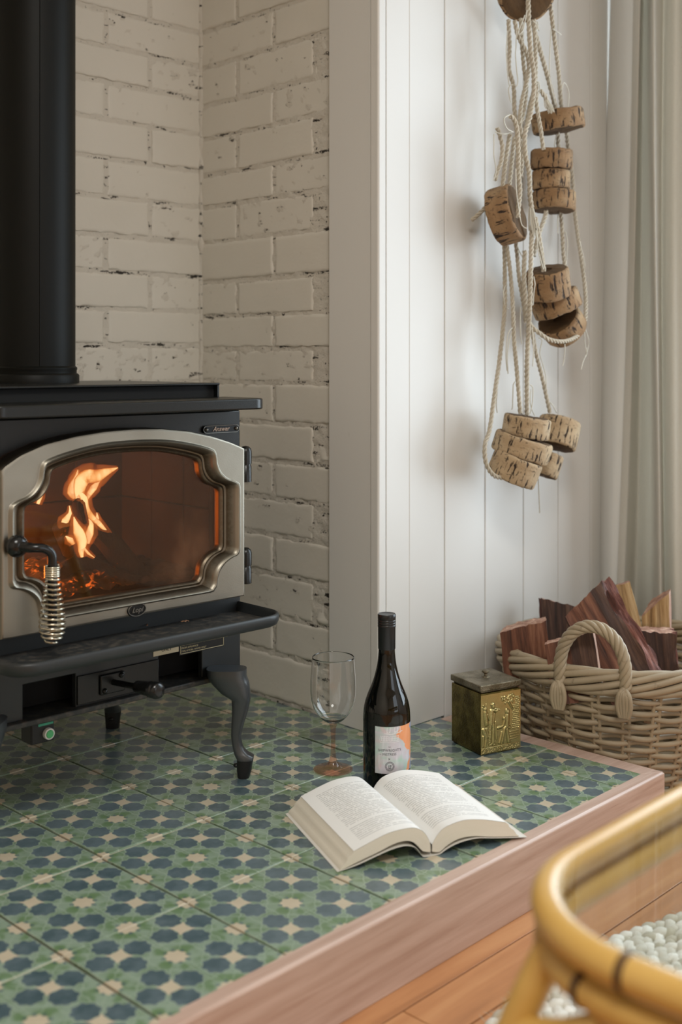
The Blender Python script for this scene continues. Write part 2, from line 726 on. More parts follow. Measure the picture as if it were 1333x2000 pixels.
def m_flame(outer=False):
    nt = N.nt
    for n in list(nt.nodes):
        if n.type != 'OUTPUT_MATERIAL':
            nt.nodes.remove(n)
    out = nt.nodes['Material Output']
    lw = nt.nodes.new('ShaderNodeLayerWeight')
    lw.inputs['Blend'].default_value = 0.5
    f = 1.0 - N(lw.outputs['Facing'])
    c = coords('Object')
    n1 = nz(mapv(c, (40, 40, 18)), 1.0, 3)
    k = sm(f + (n1 - 0.5) * 0.9, 0.12, 1.05)
    col = ramp(k, [(0.0, (1.0, 0.17, 0.02)), (0.40, (1.0, 0.36, 0.09)), (0.70, (1.0, 0.66, 0.32)), (0.95, (1.0, 0.88, 0.66))])
    em = nt.nodes.new('ShaderNodeEmission')
    nt.links.new(col.s, em.inputs['Color'])
    if outer:
        col = ramp(k, [(0.0, (1.0, 0.14, 0.01)), (1.0, (1.0, 0.34, 0.08))])
        nt.links.new(col.s, em.inputs['Color'])
    _set(nt, em.inputs['Strength'], 0.9 if outer else 0.7 + k * k * 1.7)
    tr = nt.nodes.new('ShaderNodeBsdfTransparent')
    mx = nt.nodes.new('ShaderNodeMixShader')
    _set(nt, mx.inputs[0], k * 0.30 if outer else sm(k, 0.0, 0.55))
    nt.links.new(tr.outputs[0], mx.inputs[1])
    nt.links.new(em.outputs[0], mx.inputs[2])
    nt.links.new(mx.outputs[0], out.inputs['Surface'])


def schlick(f0):
    lw = N.nt.nodes.new('ShaderNodeLayerWeight')
    lw.inputs['Blend'].default_value = 0.5
    return N.m('POWER', N(lw.outputs['Facing']), 5.0) * (1.0 - f0) + f0


def m_stoveglass():
    """ceramic glass: clear amber pane with a film of brown soot haze and a mirror-like surface"""
    nt = N.nt
    for n in list(nt.nodes):
        if n.type != 'OUTPUT_MATERIAL':
            nt.nodes.remove(n)
    out = nt.nodes['Material Output']
    c = coords('Object')
    tr = nt.nodes.new('ShaderNodeBsdfTransparent')
    tr.inputs['Color'].default_value = (0.86, 0.72, 0.56, 1)
    haze = nt.nodes.new('ShaderNodeBsdfDiffuse')
    haze.inputs['Color'].default_value = (0.26, 0.13, 0.07, 1)
    gl = nt.nodes.new('ShaderNodeBsdfGlossy')
    gl.inputs['Roughness'].default_value = 0.03
    x, y, z = split(c)
    m1 = nt.nodes.new('ShaderNodeMixShader')
    h = sm(nz(mapv(c, (1, 1, 0.6)), 14, 4, 0.6), 0.40, 0.78) * (0.04 + sm(x, 0.0, 0.18) * 0.28) * sm(z, 0.26, 0.0)
    _set(nt, m1.inputs[0], N.m('MINIMUM', h + 0.012, 0.5))
    nt.links.new(tr.outputs[0], m1.inputs[1])
    nt.links.new(haze.outputs[0], m1.inputs[2])
    m2 = nt.nodes.new('ShaderNodeMixShader')
    _set(nt, m2.inputs[0], schlick(0.045))
    nt.links.new(m1.outputs[0], m2.inputs[1])
    nt.links.new(gl.outputs[0], m2.inputs[2])
    nt.links.new(m2.outputs[0], out.inputs['Surface'])


def m_pane(tint=(0.97, 0.985, 0.98)):
    """thin flat glass pane: transparent with Fresnel reflection"""
    def f():
        nt = N.nt
        for n in list(nt.nodes):
            if n.type != 'OUTPUT_MATERIAL':
                nt.nodes.remove(n)
        out = nt.nodes['Material Output']
        tr = nt.nodes.new('ShaderNodeBsdfTransparent')
        tr.inputs['Color'].default_value = (*tint, 1)
        gl = nt.nodes.new('ShaderNodeBsdfGlossy')
        gl.inputs['Roughness'].default_value = 0.02
        m2 = nt.nodes.new('ShaderNodeMixShader')
        _set(nt, m2.inputs[0], schlick(0.04))
        nt.links.new(tr.outputs[0], m2.inputs[1])
        nt.links.new(gl.outputs[0], m2.inputs[2])
        nt.links.new(m2.outputs[0], out.inputs['Surface'])
    return f


def m_ember():
    c = coords('Object')
    n1 = sm(nz(c, 60, 4, 0.65), 0.55, 0.72)
    return {'Base Color': srgb(40, 32, 28), 'Roughness': 0.9, 'Emission Color': (1.0, 0.22, 0.03), 'Emission Strength': n1 * 1.8 * sm(split(c)[0], 0.10, -0.10)}


def m_char():
    c = coords('Object')
    g = nz(mapv(c, (90, 90, 20)), 1.0, 4, 0.65)
    n1 = sm(nz(mapv(c, loc=(2, 2, 2)), 38, 4, 0.65), 0.64, 0.74)
    col = mix(g, srgb(14, 12, 11), srgb(56, 42, 33))
    return {'Base Color': col, 'Roughness': 0.85, 'Normal': bump(g, 0.8, 0.004),
            'Emission Color': (1.0, 0.25, 0.04), 'Emission Strength': n1 * 0.8}


M = {}
M['brick'] = material('painted_brick', m_brick)
M['mortar'] = material('painted_mortar', m_mortar)
M['white'] = material('white_paint', m_white_paint)
M['plaster'] = plain('plaster', srgb(214, 205, 190), 0.8)
M['ceiling'] = plain('ceiling_paint', srgb(232, 226, 214), 0.85)
M['tile'] = material('cement_tile', m_tile)
M['grout_dark'] = plain('dark_grout', srgb(74, 62, 46), 0.9)
M['grout_glint'] = plain('glint_grout', srgb(196, 190, 172), 0.7)  # light grout, its paleness also standing in for highlights on the tile bevels
M['trimwood'] = material('hardwood_trim', wood([(0.2, srgb(148, 114, 98)), (0.5, srgb(184, 154, 138)), (0.8, srgb(208, 182, 168))], (4.0, 95, 95), 0.36, 0.12, srgb(84, 50, 38)))
M['floorwood'] = material('hardwood_floor', wood([(0.2, srgb(130, 82, 50)), (0.5, srgb(182, 126, 82)), (0.8, srgb(208, 156, 108))], (2.5, 30, 30), 0.32, 0.08, srgb(72, 38, 22)))
M['floorgap'] = plain('floor_gap', srgb(50, 32, 22), 0.9)
M['cork'] = material('cork', m_cork(srgb(112, 82, 54), srgb(166, 132, 94), srgb(84, 58, 36), srgb(178, 154, 120)))
M['cork_pale'] = material('pale_cork', m_cork(srgb(150, 122, 90), srgb(194, 170, 136), srgb(120, 92, 62), srgb(208, 190, 160)))
M['cork_end'] = material('cork_end', m_cork_end)
M['iron'] = material('black_iron', m_iron)
M['iron_lower_lit'] = plain('black_iron_lit', srgb(40, 43, 44), 0.42)  # black iron lightened to carry reflected light on the lower front and ledge
M['iron_leg_sheen'] = material('black_iron_sheen', lambda: {'Base Color': srgb(48, 52, 56), 'Roughness': 0.36, 'Specular IOR Level': 1.0, 'Normal': bump(nz(coords('Object'), 700, 2), 0.16, 0.001)})  # the legs' black iron, base colour lightened to stand in for their sheen
M['ledge'] = material('dusty_iron', m_ledge)
M['pipe'] = plain('flue_black', srgb(8, 8, 4), 0.5, **{'Specular_IOR_Level': 0.2})
M['black'] = plain('black_rubber', srgb(18, 18, 19), 0.5)
M['gloss_black'] = plain('gloss_black', srgb(20, 20, 20), 0.22)
M['soot'] = plain('soot', srgb(12, 12, 12), 0.9)
M['nickel'] = material('brushed_nickel', m_nickel)
M['spring'] = plain('spring_steel', srgb(196, 188, 168), 0.22, 1.0)
M['pewter'] = plain('pewter', srgb(130, 128, 122), 0.35, 0.9)
M['badge'] = plain('badge_lettering', srgb(150, 128, 112), 0.35, 0.8)
M['brass'] = material('hammered_brass', m_brass)
M['brass_panel'] = material('embossed_brass', m_brass_panel)
M['brass_lid'] = material('hammered_brass_lid', m_brass_lid)
M['wicker'] = material('wicker', m_wicker)
M['rope'] = material('rope', m_rope)
M['twine'] = plain('twine', srgb(208, 203, 190), 0.9)
M['curtain'] = material('curtain_linen', m_curtain)
M['lining'] = plain('curtain_lining', srgb(226, 224, 219), 0.8)
M['rattan'] = material('rattan', m_rattan)
M['node'] = plain('rattan_binding', srgb(70, 44, 20), 0.4)
M['rug'] = material('rug_wool', m_rug)
M['bark'] = material('bark', m_bark)
M['redwood'] = material('split_redwood', m_split(srgb(44, 24, 17), srgb(108, 66, 48), srgb(160, 112, 86)))
M['darkwood'] = material('split_darkwood', m_split(srgb(32, 20, 15), srgb(70, 46, 36), srgb(112, 82, 64)))
M['tanwood'] = material('split_tanwood', m_split(srgb(104, 74, 40), srgb(172, 138, 92), srgb(212, 184, 140)))
M['endwood'] = material('cut_end', m_split(srgb(112, 76, 60), srgb(158, 118, 98), srgb(204, 172, 148)))
M['page'] = material('printed_page', m_page)
M['pageedge'] = material('page_edges', m_pageedge)
M['cover'] = plain('book_cover', srgb(226, 222, 214), 0.45)
M['label'] = material('label_art', m_label)
M['ink'] = plain('label_ink', srgb(74, 70, 80), 0.5)
M['white_ink'] = plain('white_ink', srgb(240, 238, 240), 0.5)
M['goldink'] = plain('gold_ink', srgb(206, 190, 150), 0.4)
M['cream'] = plain('cream_label', srgb(206, 190, 160), 0.5)
M['darklabel'] = plain('dark_label', srgb(22, 21, 20), 0.4)
M['bottle'] = plain('dark_bottle_glass', srgb(7, 9, 7), 0.045, **{'Specular_IOR_Level': 0.6})
M['wine_tint'] = plain('wine_neck', srgb(46, 22, 16), 0.06)
M['cap'] = plain('screwcap', srgb(24, 24, 25), 0.33)
M['glass'] = plain('clear_glass', (1, 1, 1), 0.0, **{'Transmission_Weight': 1.0, 'IOR': 1.42})
M['pink'] = material('pink_glass', m_pane((0.96, 0.80, 0.73)))
M['tabletop'] = material('table_glass', m_pane((0.95, 0.975, 0.965)))
M['windowpane'] = material('window_glass', m_pane())
M['stoveglass'] = material('stove_glass', m_stoveglass)
M['flame'] = material('flame', m_flame)
M['flame_outer'] = material('flame_outer', lambda: m_flame(True))
M['ember'] = material('embers', m_ember)
M['char'] = material('charred_wood', m_char)
M['ash'] = plain('ash', srgb(96, 80, 68), 0.95)
M['firebrick'] = plain('firebrick', srgb(66, 53, 42), 0.9)
M['green'] = plain('green_button', srgb(78, 168, 108), 0.4)
M['greenlabel'] = plain('green_label', srgb(60, 150, 120), 0.5)
M['chip'] = plain('wood_chip', srgb(150, 112, 84), 0.8)
M['emblem'] = plain('emblem', srgb(46, 47, 48), 0.3, 0.8)
# ================================================================== SETTING
XP, YT, XB, YB = 1.738, 1.686, 1.752, 2.318     # pilaster face, panelled wall, brick side wall, brick back wall
PHI = 0.038
EX, EY = Vector((math.cos(PHI), math.sin(PHI), 0)), Vector((-math.sin(PHI), math.cos(PHI), 0))
ROTH = (0, 0, PHI)
KC = Vector((1.983, 1.164, 0))                   # outer front right corner of the hearth


def struct(name, mb, mat, **kw):
    o = mb.build(name, mat, **kw)
    o['kind'] = 'structure'
    return o


# ---- brick walls: every brick its own irregular block in a bed of lumpy painted mortar
def brick_wall(name, P, h0, h1, courses, joints, rough_from=None, seed=0.0):
    bed = MB()
    zb, zt = -0.01, courses[-1]
    nu, nv = int((h1 - h0) / 0.006) + 1, int((zt - zb) / 0.006) + 1

    def bedpt(i, j):
        h, z = h0 + (h1 - h0) * i / (nu - 1), zb + (zt - zb) * j / (nv - 1)
        q = Vector((h * 38 + seed, z * 55, 0))
        d = -0.0012 + 0.0030 * noise.noise(q) + 0.0020 * noise.noise(q * 3.1)
        return P(h, z, d)
    bed.grid(bedpt, nu, nv)
    bed.grid(lambda i, j: P(h0 if i == 0 else h1, zb if j == 0 else zt, -0.12), 2, 2)
    wall = struct(name, bed, M['mortar'], smooth=60, recalc=False)
    for k in range(len(courses) - 1):
        za, zc = courses[k] + 0.0045, courses[k + 1] - 0.0045
        js = [h0 - 0.05] + joints[k % 2] + [h1 + 0.05]
        for a, b in zip(js, js[1:]):
            a, b = max(a, h0) + 0.005, min(b, h1) - 0.005
            if b - a < 0.02:
                continue
            rough = rough_from is not None and rough_from(a, b, k)
            d0 = random.uniform(-0.0005, 0.0025)
            tl, tr_ = random.uniform(-0.0015, 0.0015), random.uniform(-0.0015, 0.0015)
            n, mrow = max(4, int((b - a) / 0.011)), 8
            s0 = random.random() * 100
            us = [0, 0, 0.008, 0.024] + [i / n for i in range(1, n)] + [0.976, 0.992, 1, 1]
            ws = [0, 0, 0.025, 0.08] + [j / mrow for j in range(1, mrow)] + [0.92, 0.975, 1, 1]
            nn, mm = len(us), len(ws)

            def pt(i, j):
                u, q = us[i], ws[j]
                h = a + (b - a) * u
                z = za + (zc - za) * q + tl * (1 - u) + tr_ * u
                ei, ej = min(i, nn - 1 - i), min(j, mm - 1 - j)
                e = min(ei, ej)
                v = Vector((h * 60 + s0, z * 60, s0))
                h += 0.0030 * noise.noise(v) * (1 if ei < 4 else 0)
                z += 0.0030 * noise.noise(v + Vector((9, 9, 9))) * (1 if ej < 4 else 0)
                d = d0 + 0.0006 * noise.noise(v * 0.4)
                if rough:
                    d += -0.006 + 0.010 * noise.noise(v * 0.75) + 0.005 * noise.noise(v * 1.9)
                d -= (0.035, 0.0034, 0.0005, 0.0)[min(e, 3)]
                return P(h, z, d)
            mb = MB()
            mb.grid(pt, nn, mm)
            mb.build('brick', M['brick'], parent=wall, smooth=50, recalc=False)
    return wall


zside = [0.0, 0.1085, 0.196, 0.293, 0.381, 0.466, 0.5527, 0.640, 0.734, 0.813, 0.893, 0.978, 1.0765, 1.165, 1.2425, 1.333, 1.415, 1.51, 1.60, 1.69, 1.78]
zback = [0.0, 0.11, 0.20, 0.29, 0.378, 0.465, 0.552, 0.640, 0.732, 0.8225, 0.906, 0.993, 1.077, 1.166, 1.256, 1.347, 1.434, 1.516, 1.60, 1.69, 1.78]
side_j = [[1.902, 2.176], [2.040]]
back_j = [[0.37, 0.615, 0.86, 1.107, 1.353, 1.600], [0.49, 0.737, 0.984, 1.230, 1.477]]
brick_wall('wall_alcove', lambda h, z, d: Vector((XB - d, h, HT + z)), 1.80, YB + 0.02, zside, side_j,
           rough_from=lambda a, b, k: b < 1.91 and k % 2 == 0, seed=3.0)
brick_wall('wall_back', lambda h, z, d: Vector((h, YB - d, HT + z)), 0.25, XB + 0.004, zback, back_j, seed=41.0)

# lumpy bead of mortar running down the brick corner
mb = MB()
pts = [Vector((XB + 0.0005 + 0.004 * noise.noise(Vector((z * 20, 1, 0))), YB + 0.0005 + 0.004 * noise.noise(Vector((z * 20, 7, 0))), z))
       for z in [HT + k * 0.012 for k in range(150)]]
mb.tube(pts, [0.0075 + 0.0060 * noise.noise(Vector((i * 0.42, 3, 0))) for i in range(150)], 8)
struct('trim_1', mb, M['mortar'], smooth=60)
# smooth painted wall above and beside the brickwork
mb = MB()
mb.box((-1.30, YB - 0.001, 0), (0.25, YB + 0.1, 2.50)).box((0.25, YB + 0.12, 0), (XB + 0.15, YB + 0.16, 2.50))
mb.box((0.25, YB - 0.002, HT + 1.78), (XB + 0.1, YB + 0.1, 2.50)).box((XB - 0.002, 1.80, HT + 1.78), (XB + 0.1, YB + 0.1, 2.50))
struct('wall_left', mb, M['plaster'])
mb = MB().box((-1.40, -2.60, 0), (-1.30, YB + 0.2, 2.50))
struct('wall_side', mb, M['plaster'])

# ---- white corner board (pilaster) and its bead
mb = MB().box((XP, YT + 0.027, HT), (XP + 0.022, 1.840, 2.50))
pil = struct('trim_2', mb, M['white'], bevel=0.0015)
mb = MB().box((XP - 0.004, YT - 0.001, HT), (XP + 0.02, YT + 0.0245, 2.50))
mb.build('corner_bead', M['white'], parent=pil, bevel=0.004, seg=3)

# ---- tongue and groove boards
back = MB().box((XP + 0.021, YT + 0.012, 0.0), (2.66, YT + 0.03, 2.50))
tg = struct('wall_panelled', back, M['white'])
gx = [XP + 0.021] + [atY(u, 900, YT).x for u in (800, 869, 948, 1023, 1091, 1154)] + [2.655]
for a, b in zip(gx, gx[1:]):
    lo = HT if b < 1.99 else 0.0
    if a < XP + 0.03:
        MB().box((a + 0.0003, YT, lo), (b - 0.0003, YT + 0.013, 2.50)).build('board', M['white'], parent=tg, bevel=0.0006, seg=1)
        continue
    MB().box((a + 0.0012 if a > 1.9 else a, YT, lo), (b - 0.0012, YT + 0.013, 2.50)).build('board', M['white'], parent=tg, bevel=0.0016, seg=2)

# ---- right wall with the side window
WX = 2.655
mb = MB()
mb.box((WX, 1.60, 0), (WX + 0.1, YT + 0.03, 2.5)).box((WX, -2.6, 0), (WX + 0.1, 0.18, 2.5))
for ya, yb, zl in ((0.18, 1.60, 0.30),):
    mb.box((WX, ya, 0), (WX + 0.1, yb, zl)).box((WX, ya, 2.14), (WX + 0.1, yb, 2.5))
struct('wall_right', mb, M['white'])
for k, (ya, yb, zl) in enumerate(((0.18, 1.60, 0.30),)):
    mb = MB()
    for y0, y1, z0, z1 in ((ya, ya + 0.05, zl, 2.14), (yb - 0.05, yb, zl, 2.14), (ya + 0.05, yb - 0.05, zl, zl + 0.05), (ya + 0.05, yb - 0.05, 2.09, 2.14)):
        mb.box((WX + 0.02, y0, z0), (WX + 0.07, y1, z1))
    win = struct('window_%d' % (k + 1), mb, M['white'], bevel=0.003)
    MB().box((WX + 0.043, ya + 0.05, zl + 0.05), (WX + 0.047, yb - 0.05, 2.09)).build('pane', M['windowpane'], parent=win)

# ---- wall behind the camera with an added opening for the fill lamp, ceiling
mb = MB()
mb.box((-1.4, -2.6, 0), (0.98, -2.5, 2.5)).box((2.52, -2.6, 0), (2.75, -2.5, 2.5)).box((0.98, -2.6, 2.22), (2.52, -2.5, 2.5)).box((0.98, -2.6, 0), (2.52, -2.5, 0.28))
struct('wall_rear', mb, M['plaster'])
mb = MB().box((-1.4, -2.6, 2.5), (2.8, 2.5, 2.6))
struct('ceiling', mb, M['ceiling'])

# ---- floor boards
fl = struct('floor', MB().box((-1.5, -2.7, -0.05), (2.9, 2.5, -0.012)), M['floorgap'])
F0 = Vector((1.351, 1.139, 0))
bounds = [0.85, 0.763, 0.676, 0.589, 0.502, 0.415, 0.328, 0.241, 0.154, 0.067, -0.0395]
while bounds[-1] > -1.2:
    bounds.append(bounds[-1] - 0.087)
while bounds[-1] > -3.9:
    bounds.append(bounds[-1] - 0.3)
for k, (b1, b0) in enumerate(zip(bounds, bounds[1:])):
    if b0 > 0.06:
        cuts = [0.65, 1.6]
    elif k == 10:
        cuts = [-2.9, -0.18, 1.6]
    else:
        cuts = [-2.9] + sorted(random.uniform(-2.2, 1.1) for _ in range(2)) + [1.6]
        if k == 9:
            cuts = [-2.9, -0.6, 1.6]
        if abs(b1 + 0.0395) < 0.001:
            cuts = [-2.9, -1.1, -0.142, 1.6]
    for a0, a1 in zip(cuts, cuts[1:]):
        h = random.uniform(0, 0.0006)
        hw, hl = (b1 - b0) / 2 - 0.0012, (a1 - a0) / 2 - 0.0009
        c = F0 + EX * ((a0 + a1) / 2) + EY * ((b0 + b1) / 2)
        o = MB().box((-hl, -hw, -0.019), (hl, hw, h)).build('plank', M['floorwood'], bevel=0.0005, seg=1)
        o.location = c - BASE['floor']
        o.rotation_euler = ROTH
        o.parent = fl

# ---- hearth: base slab, cement tiles, grout lines with painted edge highlights, hardwood edging
hearth = thing('hearth', 'raised hearth of green patterned cement tiles edged with red hardwood, under the stove', 'hearth', (1.2, 1.6, 0))
HL = lambda a, b, z=0.0: KC - EX * a + EY * b + Vector((0, 0, z))      # a: left from the corner, b: back from the front edge


def hbox(mb, a0, a1, b0, b1, z0, z1, cham=0.0):
    vs = [HL(a, b, z) for z in (z0, z1) for a, b in ((a0, b0), (a1, b0), (a1, b1), (a0, b1))]
    return mb.add(vs, [(0, 1, 2, 3), (4, 7, 6, 5), (0, 4, 5, 1), (1, 5, 6, 2), (2, 6, 7, 3), (3, 7, 4, 0)])


hbox(MB(), 0.02, 2.9, 0.015, 0.50, 0.0, HT - 0.0035).build('bed', M['grout_dark'], parent=hearth)
hbox(MB(), 0.28, 2.9, 0.50, 1.16, 0.0, HT - 0.0035).build('bed', M['grout_dark'], parent=hearth)
TA, TI, TJ = Vector((0.797, 1.356, 0)), Vector((0.209, 0.008, 0)), Vector((-0.006, 0.219, 0))
TW, TD = TI.length, TJ.length
tmesh = {}


def tile_mesh(x0, x1, y0, y1):
    key = tuple(round(q, 3) for q in (x0, x1, y0, y1))
    if key not in tmesh:
        o = MB().box((x0, y0, -0.016), (x1, y1, 0)).build('tile', M['tile'], bevel=0.0011, seg=2)
        tmesh[key] = o
        return o
    o = tmesh[key].copy()
    COL.objects.link(o)
    return o


for j in range(-1, 5):
    for i in range(-5, 6):
        x1 = TW / 2 - 0.0021
        if i == 5:
            if j > 1:
                continue
            x1 = -TW / 2 + 0.098
        y1 = TD / 2 - 0.0013
        c = TA + TI * (i + 0.5) + TJ * (j + 0.5)
        if i == 4 and j >= 2:
            x1 = 0.012 + 0.006 * j
        if j == 4:
            y1 = -TD / 2 + 0.09
        o = tile_mesh(-TW / 2 + 0.0021, x1, -TD / 2 + 0.0013, y1)
        o.location = c + Vector((0, 0, HT + random.uniform(-0.0004, 0.0004))) - BASE['hearth']
        o.rotation_euler = (random.uniform(-0.006, 0.006), random.uniform(-0.005, 0.005), PHI - 0.004)
        o.parent = hearth
        o.name = 'tile'
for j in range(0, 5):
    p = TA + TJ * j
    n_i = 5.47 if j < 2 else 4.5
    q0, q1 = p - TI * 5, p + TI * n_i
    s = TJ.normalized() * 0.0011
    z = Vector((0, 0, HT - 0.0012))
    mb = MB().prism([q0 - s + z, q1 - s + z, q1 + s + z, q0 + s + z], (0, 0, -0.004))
    mb.build('grout_glint_line', M['grout_glint'], parent=hearth)


# edging boards with a chamfered arris and a mitred corner
WF, WS = 0.027, 0.043
prof = [(WF, HT - 0.016), (WF, HT + 0.0006), (0.0035, HT + 0.0006), (0.0, HT - 0.003), (0.0, 0.0005), (WF * 0.7, 0.0005)]
vs = []
for b, z in prof:
    vs.append(HL(b * WS / WF, b, z))
    vs.append(HL(2.9, b, z))
n = len(prof)
fs = [(2 * i, 2 * i + 1, 2 * ((i + 1) % n) + 1, 2 * ((i + 1) % n)) for i in range(n)] + [tuple(range(0, 2 * n, 2)), tuple(range(1, 2 * n, 2))]
o = MB().add(vs, fs).build('front_edging', M['trimwood'], parent=hearth, bevel=0.0012, seg=2)
prof = [(WS, HT - 0.016), (WS, HT + 0.0006), (0.0035, HT + 0.0006), (0.0, HT - 0.003), (0.0, 0.0005), (WS * 0.7, 0.0005)]
vs = []
for a, z in prof:
    vs.append(HL(a, a * WF / WS, z))
    vs.append(HL(a, 0.515, z))
o = MB().add(vs, fs).build('side_edging', M['trimwood'], parent=hearth, bevel=0.0012, seg=2)
# ================================================================== STOVE
SL, SR, SF, SB = 0.865, 1.425, 1.760, 2.165     # body left, right, front, back
Z = lambda z: z + HT
stove = thing('wood_stove', 'black cast iron wood stove with nickel framed glass door on curved legs', 'stove', (1.145, 1.95, HT))
iron = M['iron']


def pierced(mb, xs, zs, holes, y0, y1):
    """flat plate in the front plane with rectangular openings; cells (i, j) in holes are left out"""
    nx, nz_ = len(xs) - 1, len(zs) - 1
    solid = lambda i, j: 0 <= i < nx and 0 <= j < nz_ and (i, j) not in holes
    idx = {}

    def vtx(i, j, k):
        key = (i, j, k)
        if key not in idx:
            idx[key] = len(mb.v)
            mb.v.append(Vector((xs[i], (y0, y1)[k], Z(zs[j]))))
        return idx[key]
    for i in range(nx):
        for j in range(nz_):
            if not solid(i, j):
                continue
            for k in (0, 1):
                mb.f.append((vtx(i, j, k), vtx(i + 1, j, k), vtx(i + 1, j + 1, k), vtx(i, j + 1, k)))
            for di, dj, p, q in ((-1, 0, (i, j), (i, j + 1)), (1, 0, (i + 1, j), (i + 1, j + 1)), (0, -1, (i, j), (i + 1, j)), (0, 1, (i, j + 1), (i + 1, j + 1))):
                if not solid(i + di, j + dj):
                    mb.f.append((vtx(*p, 0), vtx(*q, 0), vtx(*q, 1), vtx(*p, 1)))
    mb.m = [0] * len(mb.f)
    return mb


# firebox shell with a real opening
pierced(MB(), [SL, 0.932, 1.362, SR], [0.335, 0.36, 0.627, 0.6895], {(1, 1)}, SF, SF + 0.02).build('front_plate', iron, parent=stove, bevel=0.003, seg=2)
mb = MB()
mb.box((SL, SF + 0.02, Z(0.335)), (SL + 0.012, SB, Z(0.69)))
mb.box((SR - 0.012, SF + 0.02, Z(0.335)), (SR, SB, Z(0.69)))
mb.box((SL, SB - 0.012, Z(0.335)), (SR, SB, Z(0.69)))
mb.box((SL, SF + 0.02, Z(0.675)), (SR, SB - 0.012, Z(0.69)))
mb.box((SL, SF + 0.02, Z(0.335)), (SR, SB - 0.012, Z(0.345)))
mb.build('body', iron, parent=stove)
# lower housing with two dark air openings
z1 = 0.335
pierced(MB(), [SL, 0.960, 1.060, 1.233, 1.332, SR], [0.186, 0.245, z1], {(1, 0), (3, 0)}, SF, SF + 0.012).build('lower_front', M['iron_lower_lit'], parent=stove, bevel=0.0012)
mb = MB()
mb.box((SL, SF + 0.012, Z(0.186)), (SL + 0.012, SB, Z(z1)))
mb.box((SR - 0.012, SF + 0.012, Z(0.186)), (SR, SB, Z(z1)))
mb.box((SL + 0.012, SB - 0.012, Z(0.186)), (SR - 0.012, SB, Z(z1)))
mb.build('lower_housing', iron, parent=stove)
MB().box((SL + 0.012, SF + 0.05, Z(0.19)), (SR - 0.012, SF + 0.06, Z(0.33))).build('inner_baffle', M['soot'], parent=stove)
MB().box((SL - 0.002, SF - 0.012, Z(0.176)), (SR + 0.001, SB, Z(0.186))).build('bottom_plate', M['ledge'], parent=stove, bevel=0.002)
MB().box((1.062, SF - 0.004, Z(0.190)), (1.231, SF, Z(0.240))).build('slide_plate', iron, parent=stove, bevel=0.001)
# air control lever
lv = MB()
lv.box((1.105, SF - 0.009, Z(0.199)), (1.155, SF - 0.004, Z(0.234)))
lv = lv.build('lever_plate', iron, parent=stove, bevel=0.002)
for x, z in ((1.113, 0.206), (1.147, 0.228)):
    pr = MB().lathe([(0.0, 0.005), (0.003, 0.0042), (0.0048, 0.002), (0.0052, 0)], 12)
    MB().add([Vector((x + p.x, SF - 0.009 - p.z, Z(z) + p.y)) for p in pr.v], pr.f).build('screw', iron, parent=lv, smooth=60)
a, b = Vector((1.131, SF - 0.008, Z(0.218))), Vector((1.146, SF - 0.128, Z(0.224)))
MB().tube([a, a.lerp(b, 0.62)], 0.0055, 10).build('lever_rod', M['gloss_black'], parent=stove, smooth=50)
rs = [(0.50, .0075), (0.52, .0105), (0.72, .0125), (0.8, .0135), (0.83, .0145), (0.86, .0125), (0.885, .0145), (0.91, .0125), (0.94, .015), (0.985, .013), (1.0, .008)]
MB().tube([a.lerp(b, t) for t, _ in rs], [r for _, r in rs], 18).build('lever_grip', M['gloss_black'], parent=stove, smooth=50)
# ash ledge: dished tray with a rolled rim
LX0, LX1, LY0, LY1, LZ = 0.866, 1.424, 1.614, 1.762, 0.318


def rrect(x0, x1, y0, y1, r, n=6):
    out = [Vector((x0, y1, 0))]
    for k in range(n + 1):
        t = math.pi + math.pi / 2 * k / n
        out.append(Vector((x0 + r + r * math.cos(t), y0 + r + r * math.sin(t), 0)))
    for k in range(n + 1):
        t = -math.pi / 2 + math.pi / 2 * k / n
        out.append(Vector((x1 - r + r * math.cos(t), y0 + r + r * math.sin(t), 0)))
    out.append(Vector((x1, y1, 0)))
    return out


loops = [(0.0110, 0.3005), (0.0075, 0.3110), (0.0060, 0.3165), (0.0040, 0.3185), (0.0016, 0.3175), (0.0, 0.3140), (0.0008, 0.3050), (0.0035, 0.2985), (0.009, 0.2955)]
mb = MB()
LP = [[p + Vector((0, 0, Z(z))) for p in rrect(LX0 + d, LX1 - d, LY0 + d, LY1, 0.046 - d * 0.8)] for d, z in loops]
n = len(LP[0])
mb.grid(lambda i, j: LP[j][i], n, len(LP))
mb.add(LP[-1], [tuple(reversed(range(n)))])
mb.build('ash_ledge', M['iron_lower_lit'], parent=stove, smooth=50, recalc=True)
MB().prism([p + Vector((0, 0, 0.0003)) for p in LP[0]], (0, 0, -0.004)).build('ledge_tray', M['ledge'], parent=stove)
# side rails of the top, warming shelf, step and flue
sh = MB()
L = [p + Vector((0, 0, Z(0.6945))) for p in rrect(0.850, 1.418, 1.665, 1.80, 0.030)]
sh.prism(L, (0, 0, 0.0205))
sh.build('warming_shelf', iron, parent=stove, bevel=0.003, seg=3)
MB().box((SL, SF - 0.001, Z(0.69)), (SR, SB, Z(0.703))).build('top_plate', iron, parent=stove, bevel=0.002)
mb = MB().box((SL + 0.035, 1.80, Z(0.703)), (SR - 0.032, SB, Z(0.738)))
mb.build('raised_top', M['soot'], parent=stove, bevel=0.001)
MB().box((SL + 0.034, 1.788, Z(0.738)), (SR - 0.028, SB + 0.002, Z(0.7425))).build('cook_top', iron, parent=stove, bevel=0.0015)
MB().box((SR - 0.034, 1.788, Z(0.712)), (SR - 0.030, SB, Z(0.738))).build('side_flange', iron, parent=stove)
PX, PY = 1.143, 2.055
fp = MB().lathe([(0.081, 0.775), (0.081, 2.39)], 64, (PX, PY, HT)).build('flue_pipe', M['pipe'], parent=stove, smooth=60)
